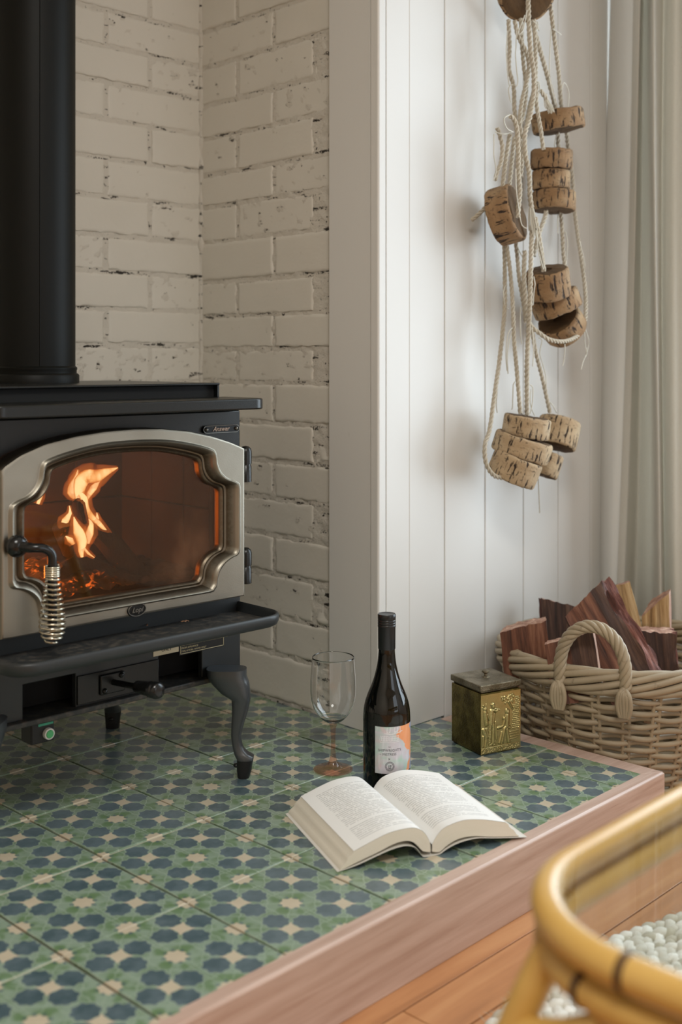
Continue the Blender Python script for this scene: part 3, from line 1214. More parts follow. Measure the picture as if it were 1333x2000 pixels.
MB().lathe([(0.0885, 0.7425), (0.0885, 0.757), (0.086, 0.760), (0.0835, 0.761), (0.0835, 0.766), (0.0845, 0.769), (0.0845, 0.772), (0.081, 0.775)], 64, (PX, PY, HT)).build('flue_collar', M['pipe'], parent=stove, smooth=40)
mb = MB().tube([(PX + 0.081 * math.cos(math.radians(250)), PY + 0.081 * math.sin(math.radians(250)), Z(z)) for z in (0.775, 2.38)], 0.0012, 6)
mb.build('pipe_seam', M['pipe'], parent=fp, smooth=60)

# ---- cabriole legs
LEG = [(0.205, -0.070, 0.006, .052), (0.19, -0.068, 0.006, .052), (0.178, -0.060, 0.011, .048), (0.158, -0.041, 0.0135, .042), (0.148, -0.0225, 0.0135, .036), (0.128, -0.0215, 0.0095, .031),
       (0.103, -0.0225, 0.0015, .027), (0.078, -0.0235, -0.0045, .024), (0.06, -0.021, -0.002, .024), (0.0475, -0.0185, 0.006, .028), (0.041, -0.016, 0.020, .034), (0.0345, -0.0125, 0.019, .034)]
FOOT = [(0.0345, -0.0125, 0.019, .034), (0.024, -0.0125, 0.0165, .032), (0.014, -0.0125, 0.0155, .030), (0.0, -0.0105, 0.011, .028)]


def leg(px, py, ang):
    d = Vector((math.cos(ang), math.sin(ang), 0))
    e = Vector((-d.y, d.x, 0))
    base = Vector((px, py, HT))

    def body(tab, nr):
        mb = MB()
        ns = 20
        zs = [tab[0][0] + (tab[-1][0] - tab[0][0]) * k / nr for k in range(nr + 1)]
        tb = sorted(tab)
        rows = []
        for z in zs:
            l, r, t = lerp_tab(tb, z)
            c, hw = (l + r) / 2, (r - l) / 2
            row = []
            for k in range(ns):
                a = 2 * math.pi * k / ns
                f = lambda q: math.copysign(abs(q) ** 0.7, q)
                row.append(base + d * (c + hw * f(math.cos(a))) + e * (t / 2 * f(math.sin(a))) + Vector((0, 0, z)))
            rows.append(row)
        mb.grid(lambda i, j: rows[j][i], ns, len(rows), closed_u=True)
        mb.add(rows[0], [tuple(range(ns))])
        mb.add(rows[-1], [tuple(range(ns))])
        return mb
    lg = body(LEG, 30).build('leg', M['iron_leg_sheen'], parent=stove, smooth=60)
    ft = body(FOOT, 5)
    ft.lathe([(0, .004), (.0045, .003), (.006, 0), (.0045, -.003), (0, -.004)], 10, base - d * 0.0135 + Vector((0, 0, 0.022)))
    ft.build('foot', M['black'], parent=lg, smooth=45)


leg(1.386, 1.702, math.radians(-44))
leg(0.864, 1.716, math.radians(-136))
leg(1.37, 2.125, math.radians(44))
leg(0.905, 2.125, math.radians(136))

# ---- air shut-off switch box hanging under the housing
sw = MB().box((0.972, SF - 0.006, Z(0.141)), (1.016, SF + 0.03, Z(0.178))).build('switch_box', M['black'], parent=stove, bevel=0.003)
mb = MB().lathe([(0.0, 0.009), (0.0062, 0.0085), (0.0072, 0.007), (0.0072, 0)], 24)
for p in mb.v:
    p.x, p.y, p.z = p.x + 1.003, SF - 0.006 - p.z, p.y + Z(0.156)
mb.build('button', M['green'], parent=sw, smooth=40)
mb = MB().lathe([(0.0071, 0.0072), (0.0092, 0.0068), (0.0097, 0.004), (0.0097, 0)], 24)
for p in mb.v:
    p.x, p.y, p.z = p.x + 1.003, SF - 0.006 - p.z, p.y + Z(0.156)
mb.build('button_ring', M['white'], parent=sw, smooth=40)
MB().box((0.985, SF - 0.0065, Z(0.1705)), (1.013, SF - 0.006, Z(0.1745))).build('green_strip', M['greenlabel'], parent=sw)

# ---- door
DY = 1.712                                         # front face of the door frame
door = MB()
outer_pts = [(0.896, 0.338), (0.896, 0.612), (0.930, 0.632), (0.975, 0.648), (1.030, 0.6585), (1.09, 0.6645), (1.148, 0.6663), (1.206, 0.6645), (1.266, 0.6575), (1.320, 0.6455), (1.363, 0.6325), (1.398, 0.619), (1.398, 0.338)]
# glass outline (plane of the pane), notched corners
HW, ZB, CXD = 0.202, 0.378, 1.147


def inner_loop():
    half = [(0.0, 0.625), (0.06, 0.6225), (0.11, 0.614), (0.143, 0.605)]
    notch = [(0.151, 0.600), (0.154, 0.592), (0.156, 0.579), (0.163, 0.566), (0.175, 0.556), (0.188, 0.551), (0.197, 0.547), (0.2015, 0.539)]
    right = half + notch + [(0.202, 0.50), (0.202, 0.45), (0.2015, 0.438)]
    nb = [(0.197, 0.431), (0.185, 0.4275), (0.172, 0.421), (0.162, 0.411), (0.157, 0.399), (0.1555, 0.388), (0.150, 0.381), (0.142, 0.378), (0.09, 0.378), (0.04, 0.378), (0.0, 0.378)]
    right += nb
    pts = [(CXD + x, z) for x, z in right]
    pts += [(CXD - x, z) for x, z in reversed(right[1:-1])]
    return [Vector((x, 0, z)) for x, z in pts]


IL = smooth_path(inner_loop(), 0.004, closed=True)


def offset(loop, d):
    n = len(loop)
    out = []
    for i in range(n):
        t = (loop[(i + 2) % n] - loop[i - 2]).normalized()
        out.append(loop[i] + Vector((-t.z, 0, t.x)) * d)
    return out


def ray_outer(p):
    c = Vector((CXD, 0, 0.50))
    dx, dz = p.x - c.x, p.z - c.z
    best = None
    n = len(outer_pts)
    for i in range(n):
        (x1, z1), (x2, z2) = outer_pts[i], outer_pts[(i + 1) % n]
        ex, ez = x2 - x1, z2 - z1
        den = dx * ez - dz * ex
        if abs(den) < 1e-9:
            continue
        t = ((x1 - c.x) * ez - (z1 - c.z) * ex) / den
        s = ((x1 - c.x) * dz - (z1 - c.z) * dx) / den
        if t > 0 and -1e-6 <= s <= 1 + 1e-6 and (best is None or t < best):
            best = t
    return Vector((c.x + dx * best, 0, c.z + dz * best))


sgn = 1 if (offset(IL, 0.01)[0].z > IL[0].z) else -1
rings = []
CZD = 0.5015
for d, y in ((-0.001, 0.030), (-0.001, 0.018), (0.0015, 0.0145), (0.005, 0.0125), (0.0085, 0.0145), (0.0125, 0.018), (0.0165, 0.017), (0.021, 0.010), (0.0245, 0.002), (0.028, -0.0035), (0.0315, -0.005), (0.0345, -0.0035), (0.0370, -0.0004), (0.0378, 0.0), (0.0392, 0.0)):
    rings.append([Vector((CXD + (p.x - CXD) * (1 + d / 0.202), DY + y, HT + CZD + (p.z - CZD) * (1 + d * 0.58 / 0.1235))) for p in IL])
OU = [ray_outer(p) for p in IL]
last = rings[-1]
cc = Vector((CXD, 0, 0.50))


def shrink(p, d):
    q = p - cc
    return cc + q * (1 - d / q.length)


for d, y in ((0.0050, 0.0), (0.0042, 0.0), (0.0012, 0.0012), (0.0, 0.0045), (0.0, 0.046)):
    rings.append([shrink(p, d) + Vector((0, DY + y, HT)) for p in OU])
mb = MB()
mb.grid(lambda i, j: rings[j][i], len(IL), len(rings), closed_u=True)
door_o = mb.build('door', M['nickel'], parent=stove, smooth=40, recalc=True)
BASE[door_o.name] = BASE['wood_stove']
gp = [p + Vector((0, DY + 0.022, HT)) for p in offset(IL, sgn * 0.001)]
mb = MB().prism(gp, (0, 0.005, 0))
c0 = sum(gp, Vector()) / len(gp)
g = mb.build('glass', M['stoveglass'], origin=c0 - Vector((0, 0, 0.12)))
g.parent = door_o
g.location = c0 - Vector((0, 0, 0.12)) - BASE['wood_stove']
# hinges
for zc in (0.5855, 0.390):
    hg = MB().lathe([(0.0, 0.036), (0.006, 0.035), (0.0105, 0.031), (0.012, 0.025), (0.012, 0.002), (0.0105, 0.0015), (0.0105, -0.002), (0.0115, -0.003), (0.0115, -0.033), (0, -0.034)], 24, (1.418, 1.735, Z(zc)))
    hg.box((1.398, 1.731, Z(zc - 0.030)), (1.418, 1.739, Z(zc + 0.026)))
    hg.build('hinge', iron, parent=stove, smooth=45)
# handle: black ball and bent rod, coil spring grip
kx, kz = 0.917, 0.488
sp = MB()
R_, S_ = 10, 20
sp.grid(lambda i, j: Vector((kx + 0.0185 * math.sin(math.pi * j / R_) * math.cos(2 * math.pi * i / S_), DY - 0.012 + 0.0185 * math.cos(math.pi * j / R_) * 0.8, Z(kz) + 0.0185 * math.sin(math.pi * j / R_) * math.sin(2 * math.pi * i / S_))), S_, R_ + 1, closed_u=True)
hand = smooth_path([(kx, DY - 0.016, Z(kz)), (kx + 0.012, DY - 0.040, Z(kz - 0.001)), (kx + 0.028, DY - 0.046, Z(kz - 0.003)), (kx + 0.0405, DY - 0.048, Z(kz - 0.012)), (kx + 0.0425, DY - 0.048, Z(kz - 0.030)), (kx + 0.0425, DY - 0.048, Z(kz - 0.065)), (kx + 0.0425, DY - 0.048, Z(kz - 0.13))], 0.004)
sp.tube(hand, [0.0085] * 6 + [0.0075] * (len(hand) - 6), 14)
hd = sp.build('handle', M['gloss_black'], parent=door_o, smooth=50)
BASE[hd.name] = BASE['wood_stove']
hx, hy = kx + 0.0425, DY - 0.048
prof = [(0.0, .0112), (0.018, .0112), (0.026, .0116), (0.050, .0148), (0.076, .0190), (0.094, .0208), (0.108, .0190), (0.118, .0145), (0.124, .0080)]
coil = []
z, ang = 0.0, 0.0
while z < 0.124:
    r = lerp_tab(prof, z)[0]
    pitch = 0.0034 if z < 0.018 else 0.0078
    coil.append(Vector((hx + r * math.cos(ang), hy + r * math.sin(ang), Z(kz - 0.032 - z))))
    ang += math.pi / 9
    z += pitch / 18
MB().tube(coil, 0.0017, 6).build('spring_grip', M['spring'], parent=door_o, smooth=60)
# maker's plates
mb = MB()
n = 12
L = [Vector((1.340 + 0.0085 * math.cos(t), SF - 0.004, Z(0.6548) + 0.0075 * math.sin(t))) for t in [math.pi / 2 + math.pi * k / n for k in range(n + 1)]]
L += [Vector((1.411 + 0.0085 * math.cos(t), SF - 0.004, Z(0.6548) + 0.0075 * math.sin(t))) for t in [-math.pi / 2 + math.pi * k / n for k in range(n + 1)]]
np_ = MB().prism(L, (0, 0.004, 0)).build('name_plate', M['emblem'], parent=stove, bevel=0.0012)
mb = MB().tube([Vector((1.3755 + (p.x - 1.3755) * 0.98, SF - 0.0045, HT + 0.6548 + (p.z - HT - 0.6548) * 0.90)) for p in L], 0.0008, 6, closed=True)
mb.build('plate_rim', M['pewter'], parent=np_, smooth=60)
for x in (1.3395, 1.4115):
    pr = MB().lathe([(0, .004), (.002, .0036), (.0036, .002), (.004, 0)], 14)
    MB().add([Vector((x + p.x, SF - 0.004 - p.z, Z(0.6548) + p.y)) for p in pr.v], pr.f).build('rivet', M['pewter'], parent=np_, smooth=60)


def flat_text(body, size, x, z, y, name, mat, parent, align='CENTER', shear=0.0, ext=0.0004, slope=0.0, bold=0.0):
    vs, fs = text_mesh(body, size, align, shear, ext, bold)
    mb = MB().add([Vector((x + p.x, y - ext - p.z, HT + z + p.y + slope * p.x)) for p in vs], fs)
    return mb.build(name, mat, parent=parent, recalc=False)


flat_text('Answer', 0.0125, 1.374, 0.6512, SF - 0.0042, 'lettering', M['badge'], np_, shear=0.35, bold=0.0002)
n = 28
L = [Vector((1.153 + 0.0200 * math.cos(2 * math.pi * k / n), DY - 0.0015, Z(0.3490) + 0.0125 * math.sin(2 * math.pi * k / n))) for k in range(n)]
em = MB().prism(L, (0, 0.004, 0)).build('emblem', M['emblem'], parent=door_o, bevel=0.001)
mb = MB().tube([Vector((1.153 + (p.x - 1.153) * 0.9, DY - 0.002, Z(0.3490) + (p.z - Z(0.3490)) * 0.88)) for p in L], 0.0009, 6, closed=True)
vs, fs = text_mesh('Lopi', 0.0125, 'CENTER', 0.3, 0.0006, 0.0002)
mb.add([Vector((1.153 + p.x, DY - 0.0022 - p.z, Z(0.3450) + p.y)) for p in vs], fs)
mb.build('emblem_lettering', M['pewter'], parent=door_o, smooth=40)
# instruction labels under the ledge
lb = MB().box((1.221, SF - 0.0012, Z(0.2455)), (1.2775, SF, Z(0.275))).build('cream_label', M['cream'], parent=stove)
flat_text('ONLY', 0.0085, 1.250, 0.2515, SF - 0.0013, 'lettering', M['darklabel'], lb, ext=0.0002)
flat_text('SOLID WOOD FUEL', 0.0066, 1.249, 0.2615, SF - 0.0013, 'lettering', M['darklabel'], lb, ext=0.0002)
lb = MB().box((1.279, SF - 0.0012, Z(0.2375)), (1.385, SF, Z(0.282))).build('dark_label', M['darklabel'], parent=stove)
mb = MB()
for x0, x1, z0, z1 in ((1.281, 1.383, 0.2392, 0.2402), (1.281, 1.282, 0.2392, 0.2805), (1.382, 1.383, 0.2392, 0.2805), (1.281, 1.383, 0.2795, 0.2805)):
    mb.box((x0, SF - 0.0018, Z(z0)), (x1, SF - 0.0011, Z(z1)))
mb.build('label_border', M['goldink'], parent=lb)
for i, (t, s) in enumerate((('TYPE OF FUEL: WOOD ONLY', 0.0044), ('FROM APPLIANCE', 0.0048), ('KEEP FURNISHINGS AND OTHER COMBUSTIBLE MATERIALS FAR', 0.0038), ('Replace glass only with ceramic glass, see warning', 0.0036), ('DO NOT OVERFIRE', 0.0044))):
    flat_text(t, s, 1.2835, 0.2425 + i * 0.0058, SF - 0.0013, 'lettering', M['goldink'], lb, 'LEFT', ext=0.0002)

# ---- inside of the firebox: brick lining, baffle tubes, ash
FX0, FX1, FY0, FY1 = 0.885, 1.405, SF + 0.02, SB - 0.02
for k in range(4):
    w_ = (FX1 - FX0 - 0.004) / 4
    for r in range(2):
        MB().box((FX0 + 0.002 + k * w_ + 0.001, FY1 - 0.028, Z(0.362 + r * 0.135)), (FX0 + 0.002 + (k + 1) * w_ - 0.001, FY1, Z(0.495 + r * 0.135))).build('firebrick', M['firebrick'], parent=stove, bevel=0.002, seg=1)
for x0, x1 in ((FX0 - 0.006, FX0 + 0.02), (FX1 - 0.02, FX1 + 0.006)):
    for k in range(3):
        w_ = (FY1 - 0.03 - FY0) / 3
        for r in range(2):
            MB().box((x0, FY0 + k * w_ + 0.001, Z(0.362 + r * 0.135)), (x1, FY0 + (k + 1) * w_ - 0.001, Z(0.495 + r * 0.135))).build('firebrick', M['firebrick'], parent=stove, bevel=0.002, seg=1)
MB().box((FX0 - 0.005, FY0, Z(0.346)), (FX1 + 0.005, FY1, Z(0.362))).build('firebox_floor', M['soot'], parent=stove)
MB().box((FX0, FY0 + 0.06, Z(0.640)), (FX1, FY1, Z(0.65))).build('baffle', M['ledge'], parent=stove)
for y in (FY0 + 0.045, FY0 + 0.14):
    MB().tube([(FX0, y, Z(0.628)), (FX1, y, Z(0.628))], 0.013, 14).build('air_tube', M['ledge'], parent=stove, smooth=50)

# ---- the fire
mb = MB()
nu, nv = 70, 44


def ashpt(i, j):
    x, y = FX0 + 0.02 + (FX1 - FX0 - 0.04) * i / (nu - 1), FY0 + (FY1 - 0.03 - FY0) * j / (nv - 1)
    h = 0.012 + 0.035 * math.exp(-((x - 1.13) / 0.12) ** 2 - ((y - 1.95) / 0.12) ** 2)
    h += 0.010 * noise.noise(Vector((x * 40, y * 40, 0))) + 0.006 * noise.noise(Vector((x * 110, y * 110, 4)))
    return Vector((x, y, Z(0.363 + max(h, 0.002))))


mb.grid(ashpt, nu, nv)
o = mb.build('ember_bed', M['ember'], smooth=180, origin=(1.145, 1.95, Z(0.363)))
tag(o, 'glowing bed of ash and embers under the burning logs in the stove', 'embers', kind='stuff')


def burnt(name, label, pts, rad, seed):
    p = smooth_path(pts, 0.012)
    mb = MB()
    n = len(p)
    sides = 12
    t = (p[-1] - p[0]).normalized()
    a = t.cross(Vector((0, 1, 0))).normalized()
    b = t.cross(a)
    rows = []
    for i, q in enumerate(p):
        row = []
        for k in range(sides):
            an = 2 * math.pi * k / sides
            r = rad * (0.82 + 0.30 * noise.noise(Vector((math.cos(an) * 1.3 + seed, math.sin(an) * 1.3, i * 0.10))) + 0.16 * noise.noise(Vector((math.cos(an) * 4 + seed, math.sin(an) * 4, i * 0.35))))
            if i in (0, n - 1):
                r *= 0.72
            row.append(q + (a * math.cos(an) + b * math.sin(an)) * r)
        rows.append(row)
    mb.grid(lambda i, j: rows[j][i], sides, n, closed_u=True)
    mb.add(rows[0], [tuple(range(sides))])
    mb.add(rows[-1], [tuple(range(sides))])
    o = mb.build(name, M['char'], smooth=50, origin=p[0])
    return tag(o, label, 'log')


FYL = 1.93
px = lambda x, y, Y=FYL: atY(20 + 0.18 * x, 840 + 0.18 * y, Y)
burnt('burning_log', 'charred log leaning across the fire from the upper left, flames along its top edge', [px(790, 900), px(900, 1060, 1.92), px(1060, 1240, 1.90), px(1400, 1560, 1.86)], 0.026, 1.0)
burnt('burning_log', 'short upright black stub standing in the middle of the fire', [px(735, 760, 1.90), px(750, 860, 1.90), px(800, 1000, 1.91)], 0.014, 5.0)
burnt('burning_log', 'blackened log lying low at the bottom of the fire behind the door handle', [px(500, 1600, 1.88), px(800, 1480, 1.90), px(1150, 1640, 1.86)], 0.028, 9.0)
burnt('burning_log', 'charred log at the back left of the fire, half hidden by flames', [px(560, 1000, 2.03), px(640, 1200, 2.0), px(760, 1500, 1.97)], 0.026, 13.0)
fire = thing('fire', 'orange and white flames rising from the logs behind the stove glass', 'fire', atY(170, 1080, 1.9))


def flame(pts, Y, name='flame'):
    P_ = [(px(x, y, Y), r) for x, y, r in pts]
    path = smooth_path([p for p, _ in P_], 0.006)
    tot = [0.0]
    for a_, b_ in zip(path, path[1:]):
        tot.append(tot[-1] + (b_ - a_).length)
    key = [0.0]
    for a_, b_ in zip(P_, P_[1:]):
        key.append(key[-1] + (b_[0] - a_[0]).length)
    tab = [(k / key[-1], r) for k, (_, r) in zip(key, P_)]
    rad = [max(0.0006, lerp_tab(tab, t / tot[-1])[0] * 0.00019) for t in tot]
    mb = MB()
    rows = []
    n = len(path)
    fwd = FWD
    for i, q in enumerate(path):
        t = (path[min(i + 1, n - 1)] - path[max(i - 1, 0)]).normalized()
        a_ = t.cross(fwd).normalized()
        wob = 1 + 0.18 * noise.noise(Vector((i * 0.25, Y * 50, 0)))
        rows.append([q + a_ * math.cos(2 * math.pi * k / 14) * rad[i] * wob + fwd * math.sin(2 * math.pi * k / 14) * rad[i] * 0.55 for k in range(14)])
    mb.grid(lambda i, j: rows[j][i], 14, n, closed_u=True)
    mb.build(name, M['flame'], parent=fire, smooth=180)
    mb = MB()
    cen = [sum(r_, Vector()) / 14 for r_ in rows]
    mb.grid(lambda i, j: cen[j] + (rows[j][i] - cen[j]) * 1.7 + (rows[j][i] - cen[j]).normalized() * 0.003, 14, n, closed_u=True)
    mb.build('flame_fringe', M['flame_outer'], parent=fire, smooth=180)


flame([(745, 780, 30), (750, 680, 55), (770, 560, 80), (830, 500, 75), (930, 500, 70), (1030, 460, 45), (1170, 408, 3)], 1.925)
flame([(700, 740, 22), (660, 680, 48), (680, 600, 45), (715, 520, 28), (735, 430, 3)], 1.945)
flame([(830, 760, 12), (860, 690, 34), (910, 620, 40), (960, 560, 14), (990, 540, 3)], 1.955)
flame([(760, 690, 20), (800, 740, 40), (825, 850, 38), (880, 940, 36), (960, 1010, 30), (1040, 1100, 18), (1120, 1200, 16), (1230, 1360, 3)], 1.895)
flame([(920, 1000, 20), (945, 960, 22), (940, 895, 2)], 1.895)
flame([(780, 1380, 16), (770, 1310, 36), (780, 1210, 60), (740, 1100, 58), (705, 1000, 24), (690, 940, 3)], 1.885)
flame([(690, 1240, 18), (650, 1190, 34), (600, 1150, 3)], 1.895)
flame([(840, 1230, 22), (860, 1120, 44), (880, 1020, 26), (850, 960, 4)], 1.90)
flame([(800, 1280, 14), (850, 1340, 16), (915, 1385, 3)], 1.88)
flame([(560, 1080, 20), (600, 980, 38), (650, 900, 20), (640, 820, 2)], 2.01)
flame([(300, 800, 20), (330, 720, 26), (365, 640, 4)], 2.08)
ld = []
for loc, e, c in (((1.02, 2.035, Z(0.45)), 2.0, (1.0, 0.36, 0.10)), ((0.955, 1.94, Z(0.44)), 2.2, (1.0, 0.28, 0.06))):
    d = bpy.data.lights.new('firelight', 'POINT')
    d.energy = e
    d.color = c
    d.shadow_soft_size = 0.05
    o = bpy.data.objects.new('firelight', d)
    o.location = loc
    COL.objects.link(o)

# ---- bits of bark and ash on the ledge
for k, (u, v, l, a, lab) in enumerate(((288, 1222, 0.016, 0.9, 'pinkish sliver of wood lying on the stove ledge, left of the other chips'), (345, 1206, 0.015, 0.15, 'dark curl of bark lying at the back of the stove ledge'), (362, 1215, 0.013, -0.25, 'pale flat splinter lying on the stove ledge near its right end'))):
    p = atZ(u, v, Z(0.305))
    mb = MB()
    for i in range(5):
        t = i / 4 - 0.5
        q = p + EX * (t * l * math.cos(a)) + EY * (t * l * math.sin(a) + 0.002 * math.cos(i * 2.1)) + Vector((0, 0, 0.0008 + 0.0015 * (i % 2)))
        mb.add([q + Vector((0, -0.0016, 0)), q + Vector((0, 0.0016, 0)), q + Vector((0, 0.0014, 0.0012)), q + Vector((0, -0.0012, 0.001))], [])
    for i in range(4):
        b_ = i * 4
        mb.f += [(b_ + q, b_ + (q + 1) % 4, b_ + 4 + (q + 1) % 4, b_ + 4 + q) for q in range(4)]
        mb.m += [0] * 4
    mb.f += [(0, 1, 2, 3), (16, 17, 18, 19)]
    mb.m += [0, 0]
    tag(mb.build('wood_chip', M['chip'] if k != 1 else M['darkwood'], origin=p), lab, 'wood chip')
# ================================================================== THINGS ON THE HEARTH
# ---- wine glass
gc = Vector((1.535, 1.613, HT))
wg = thing('wine_glass', 'empty clear wine glass with a pink tinted stem standing on the green tiles', 'wine glass', gc)
SEG = 64
outer = [(0.0078, 0.0905), (0.0140, 0.0925), (0.0225, 0.0985), (0.0315, 0.1085), (0.0385, 0.121), (0.0425, 0.136), (0.0440, 0.152), (0.0438, 0.170), (0.0425, 0.190), (0.0405, 0.2165)]
P_ = smooth_path([Vector((r, 0, z)) for r, z in [(0.0, 0.0895)] + outer], 0.004)
T = 0.0011
prof = [(p.x, p.z) for p in P_]
inn = []
for i, p in enumerate(P_):
    t = (P_[min(i + 1, len(P_) - 1)] - P_[max(i - 1, 0)]).normalized()
    th_ = T if p.z > 0.10 else T + (0.10 - p.z) * 0.35
    inn.append((max(p.x - t.z * th_, 0.0), p.z + t.x * th_ + (0.0 if p.x > 0.001 else 0.003)))
full = prof + [(prof[-1][0] - T * 0.5, prof[-1][1] + 0.0005)] + list(reversed(inn))
full[0] = (0.0003, full[0][1])
full[-1] = (0.0003, full[-1][1])
MB().lathe(full, SEG, gc).build('bowl', M['glass'], parent=wg, smooth=60)
st = [(0.0003, 0.0004), (0.036, 0.0004), (0.0378, 0.0012), (0.0372, 0.0022), (0.030, 0.0035), (0.020, 0.0058), (0.0135, 0.0095), (0.0092, 0.015), (0.0062, 0.022), (0.0048, 0.032), (0.0043, 0.050), (0.0046, 0.070), (0.0060, 0.082), (0.0082, 0.0892), (0.0003, 0.0893)]
q = smooth_path([Vector((r, 0, z)) for r, z in st[2:14]], 0.003)
st = st[:2] + [(p.x, p.z) for p in q] + st[14:]
MB().lathe(st, SEG, gc).build('stem', M['pink'], parent=wg, smooth=50)

# ---- wine bottle
bc = Vector((1.545, 1.480, HT))
bt = thing('wine_bottle', 'dark wine bottle with black screw cap and pastel label standing behind the open book', 'wine bottle', bc)
RB = 0.0437
bp = [(0.0, 0.012), (0.030, 0.004), (0.038, 0.0), (0.0425, 0.003), (RB, 0.008), (RB, 0.130), (0.0425, 0.146), (0.0398, 0.159), (0.0345, 0.174), (0.0285, 0.188), (0.0228, 0.205), (0.0180, 0.225), (0.0158, 0.243), (0.0151, 0.256), (0.0150, 0.290), (0.0, 0.291)]
q = smooth_path([Vector((r, 0, z)) for r, z in bp[5:15]], 0.004)
bp = bp[:5] + [(p.x, p.z) for p in q] + bp[15:]
MB().lathe(bp, 72, bc).build('body', M['bottle'], parent=bt, smooth=60)
cp = MB().lathe([(0.0156, 0.2545), (0.0160, 0.255), (0.0163, 0.2945), (0.0168, 0.2955), (0.0168, 0.2985), (0.0162, 0.2995), (0.0168, 0.3005), (0.0168, 0.303), (0.0162, 0.304), (0.0168, 0.305), (0.0168, 0.3075), (0.0162, 0.3085), (0.0168, 0.3095), (0.0168, 0.3175), (0.0160, 0.319), (0.0148, 0.3185), (0.0, 0.3185)], 48, bc)
cp.build('screw_cap', M['cap'], parent=bt, smooth=40)
# label: centred a little to the right of the line of sight
view = math.atan2(-bc.y, -bc.x)
A0, A1 = view - 0.50, view + 1.45        # left edge .. right edge (angle grows towards the right of the picture)
LZ0, LZ1, LR = 0.039, 0.1235, RB + 0.0003
mb = MB()
nu, nv = 40, 6
uv = []
for j in range(nv):
    for i in range(nu):
        uv.append((i / (nu - 1), j / (nv - 1)))


def onb(a, z, r=LR):
    return bc + Vector((r * math.cos(a), r * math.sin(a), z))


mb.grid(lambda i, j: onb(A0 + (A1 - A0) * i / (nu - 1), LZ0 + (LZ1 - LZ0) * j / (nv - 1)), nu, nv)
lab = mb.build('label', M['label'], parent=bt, smooth=60, uv=uv, recalc=True)


def label_text(body, size, s, z, mat, align='CENTER', name='lettering', bold=0.0, xs=1.0):
    vs, fs = text_mesh(body, size, align, 0, 0, bold)
    mb = MB().add([onb(A0 + (s + p.x * xs) / RB, z + p.y + 0.0215, LR + 0.00025) for p in vs], fs)
    return mb.build(name, mat, parent=lab, recalc=False)


label_text('THE', 0.0026, 0.0265, 0.0650, M['ink'])
label_text("SHIPWRIGHT'S", 0.0066, 0.0275, 0.0575, M['ink'])
label_text('MISTRESS', 0.0062, 0.0270, 0.0505, M['ink'])
label_text('~', 0.0050, 0.0100, 0.0512, M['ink'])
label_text('×', 0.0080, 0.0265, 0.0412, M['ink'])
label_text('17', 0.0062, 0.0272, 0.0285, M['ink'], bold=0.0002)
lines = MB()


def lline(pts, w=0.00035, mat=None):
    pts = [(q, z + 0.0215) for q, z in pts]
    for (s0, z0), (s1, z1) in zip(pts, pts[1:]):
        n = max(1, int(abs(s1 - s0) / 0.002))
        for k in range(n):
            a, b = k / n, (k + 1) / n
            sa, sb, za, zb = s0 + (s1 - s0) * a, s0 + (s1 - s0) * b, z0 + (z1 - z0) * a, z0 + (z1 - z0) * b
            d = Vector((sb - sa, zb - za))
            d.normalize()
            nx, nz_ = -d.y * w, d.x * w
            lines.add([onb(A0 + (sa + nx) / RB, za + nz_, LR + 0.0002), onb(A0 + (sb + nx) / RB, zb + nz_, LR + 0.0002), onb(A0 + (sb - nx) / RB, zb - nz_, LR + 0.0002), onb(A0 + (sa - nx) / RB, za - nz_, LR + 0.0002)], [(0, 1, 2, 3)])


# white line drawing of a ship's stern: two banks of windows, deck rails, rigging
for x0, x1, cols in ((0.0125, 0.0245, 4), (0.027, 0.0440, 6)):
    lline([(x0, 0.0765), (x1, 0.0765 + (x1 - x0) * 0.06), (x1, 0.0845 + (x1 - x0) * 0.06), (x0, 0.0845), (x0, 0.0765)])
    lline([(x0, 0.0805), (x1, 0.0805 + (x1 - x0) * 0.06)])
    for k in range(1, cols):
        x = x0 + (x1 - x0) * k / cols
        lline([(x, 0.0765), (x, 0.0848)])
lline([(0.010, 0.0740), (0.030, 0.0738), (0.046, 0.0752)])
lline([(0.010, 0.0740), (0.0095, 0.0800), (0.011, 0.0860)])
lline([(0.018, 0.0900), (0.028, 0.0885), (0.040, 0.0900), (0.052, 0.0935)], 0.0005)
for s in (0.022, 0.0275, 0.036, 0.0415, 0.047):
    lline([(s, 0.0895), (s + 0.0006, 0.1012)], 0.0004)
lline([(0.022, 0.094), (0.0245, 0.0905), (0.0275, 0.094)])
lline([(0.036, 0.095), (0.0385, 0.0915), (0.0415, 0.095)], 0.0006)
lines.build('ship_drawing', M['white_ink'], parent=lab, recalc=False)
lines = MB()
for rr in (0.0062, 0.0082):
    lline([(0.0272 + rr * math.cos(2 * math.pi * k / 24), 0.0308 + rr * math.sin(2 * math.pi * k / 24)) for k in range(25)], 0.0003)
for k in range(20):
    a = 2 * math.pi * k / 20
    lline([(0.0272 + 0.0067 * math.cos(a), 0.0308 + 0.0067 * math.sin(a)), (0.0272 + 0.0078 * math.cos(a), 0.0308 + 0.0078 * math.sin(a))], 0.0004)
lline([(0.0247, 0.0272), (0.0297, 0.0272)], 0.0006)
lines.build('roundel', M['ink'], parent=lab, recalc=False)

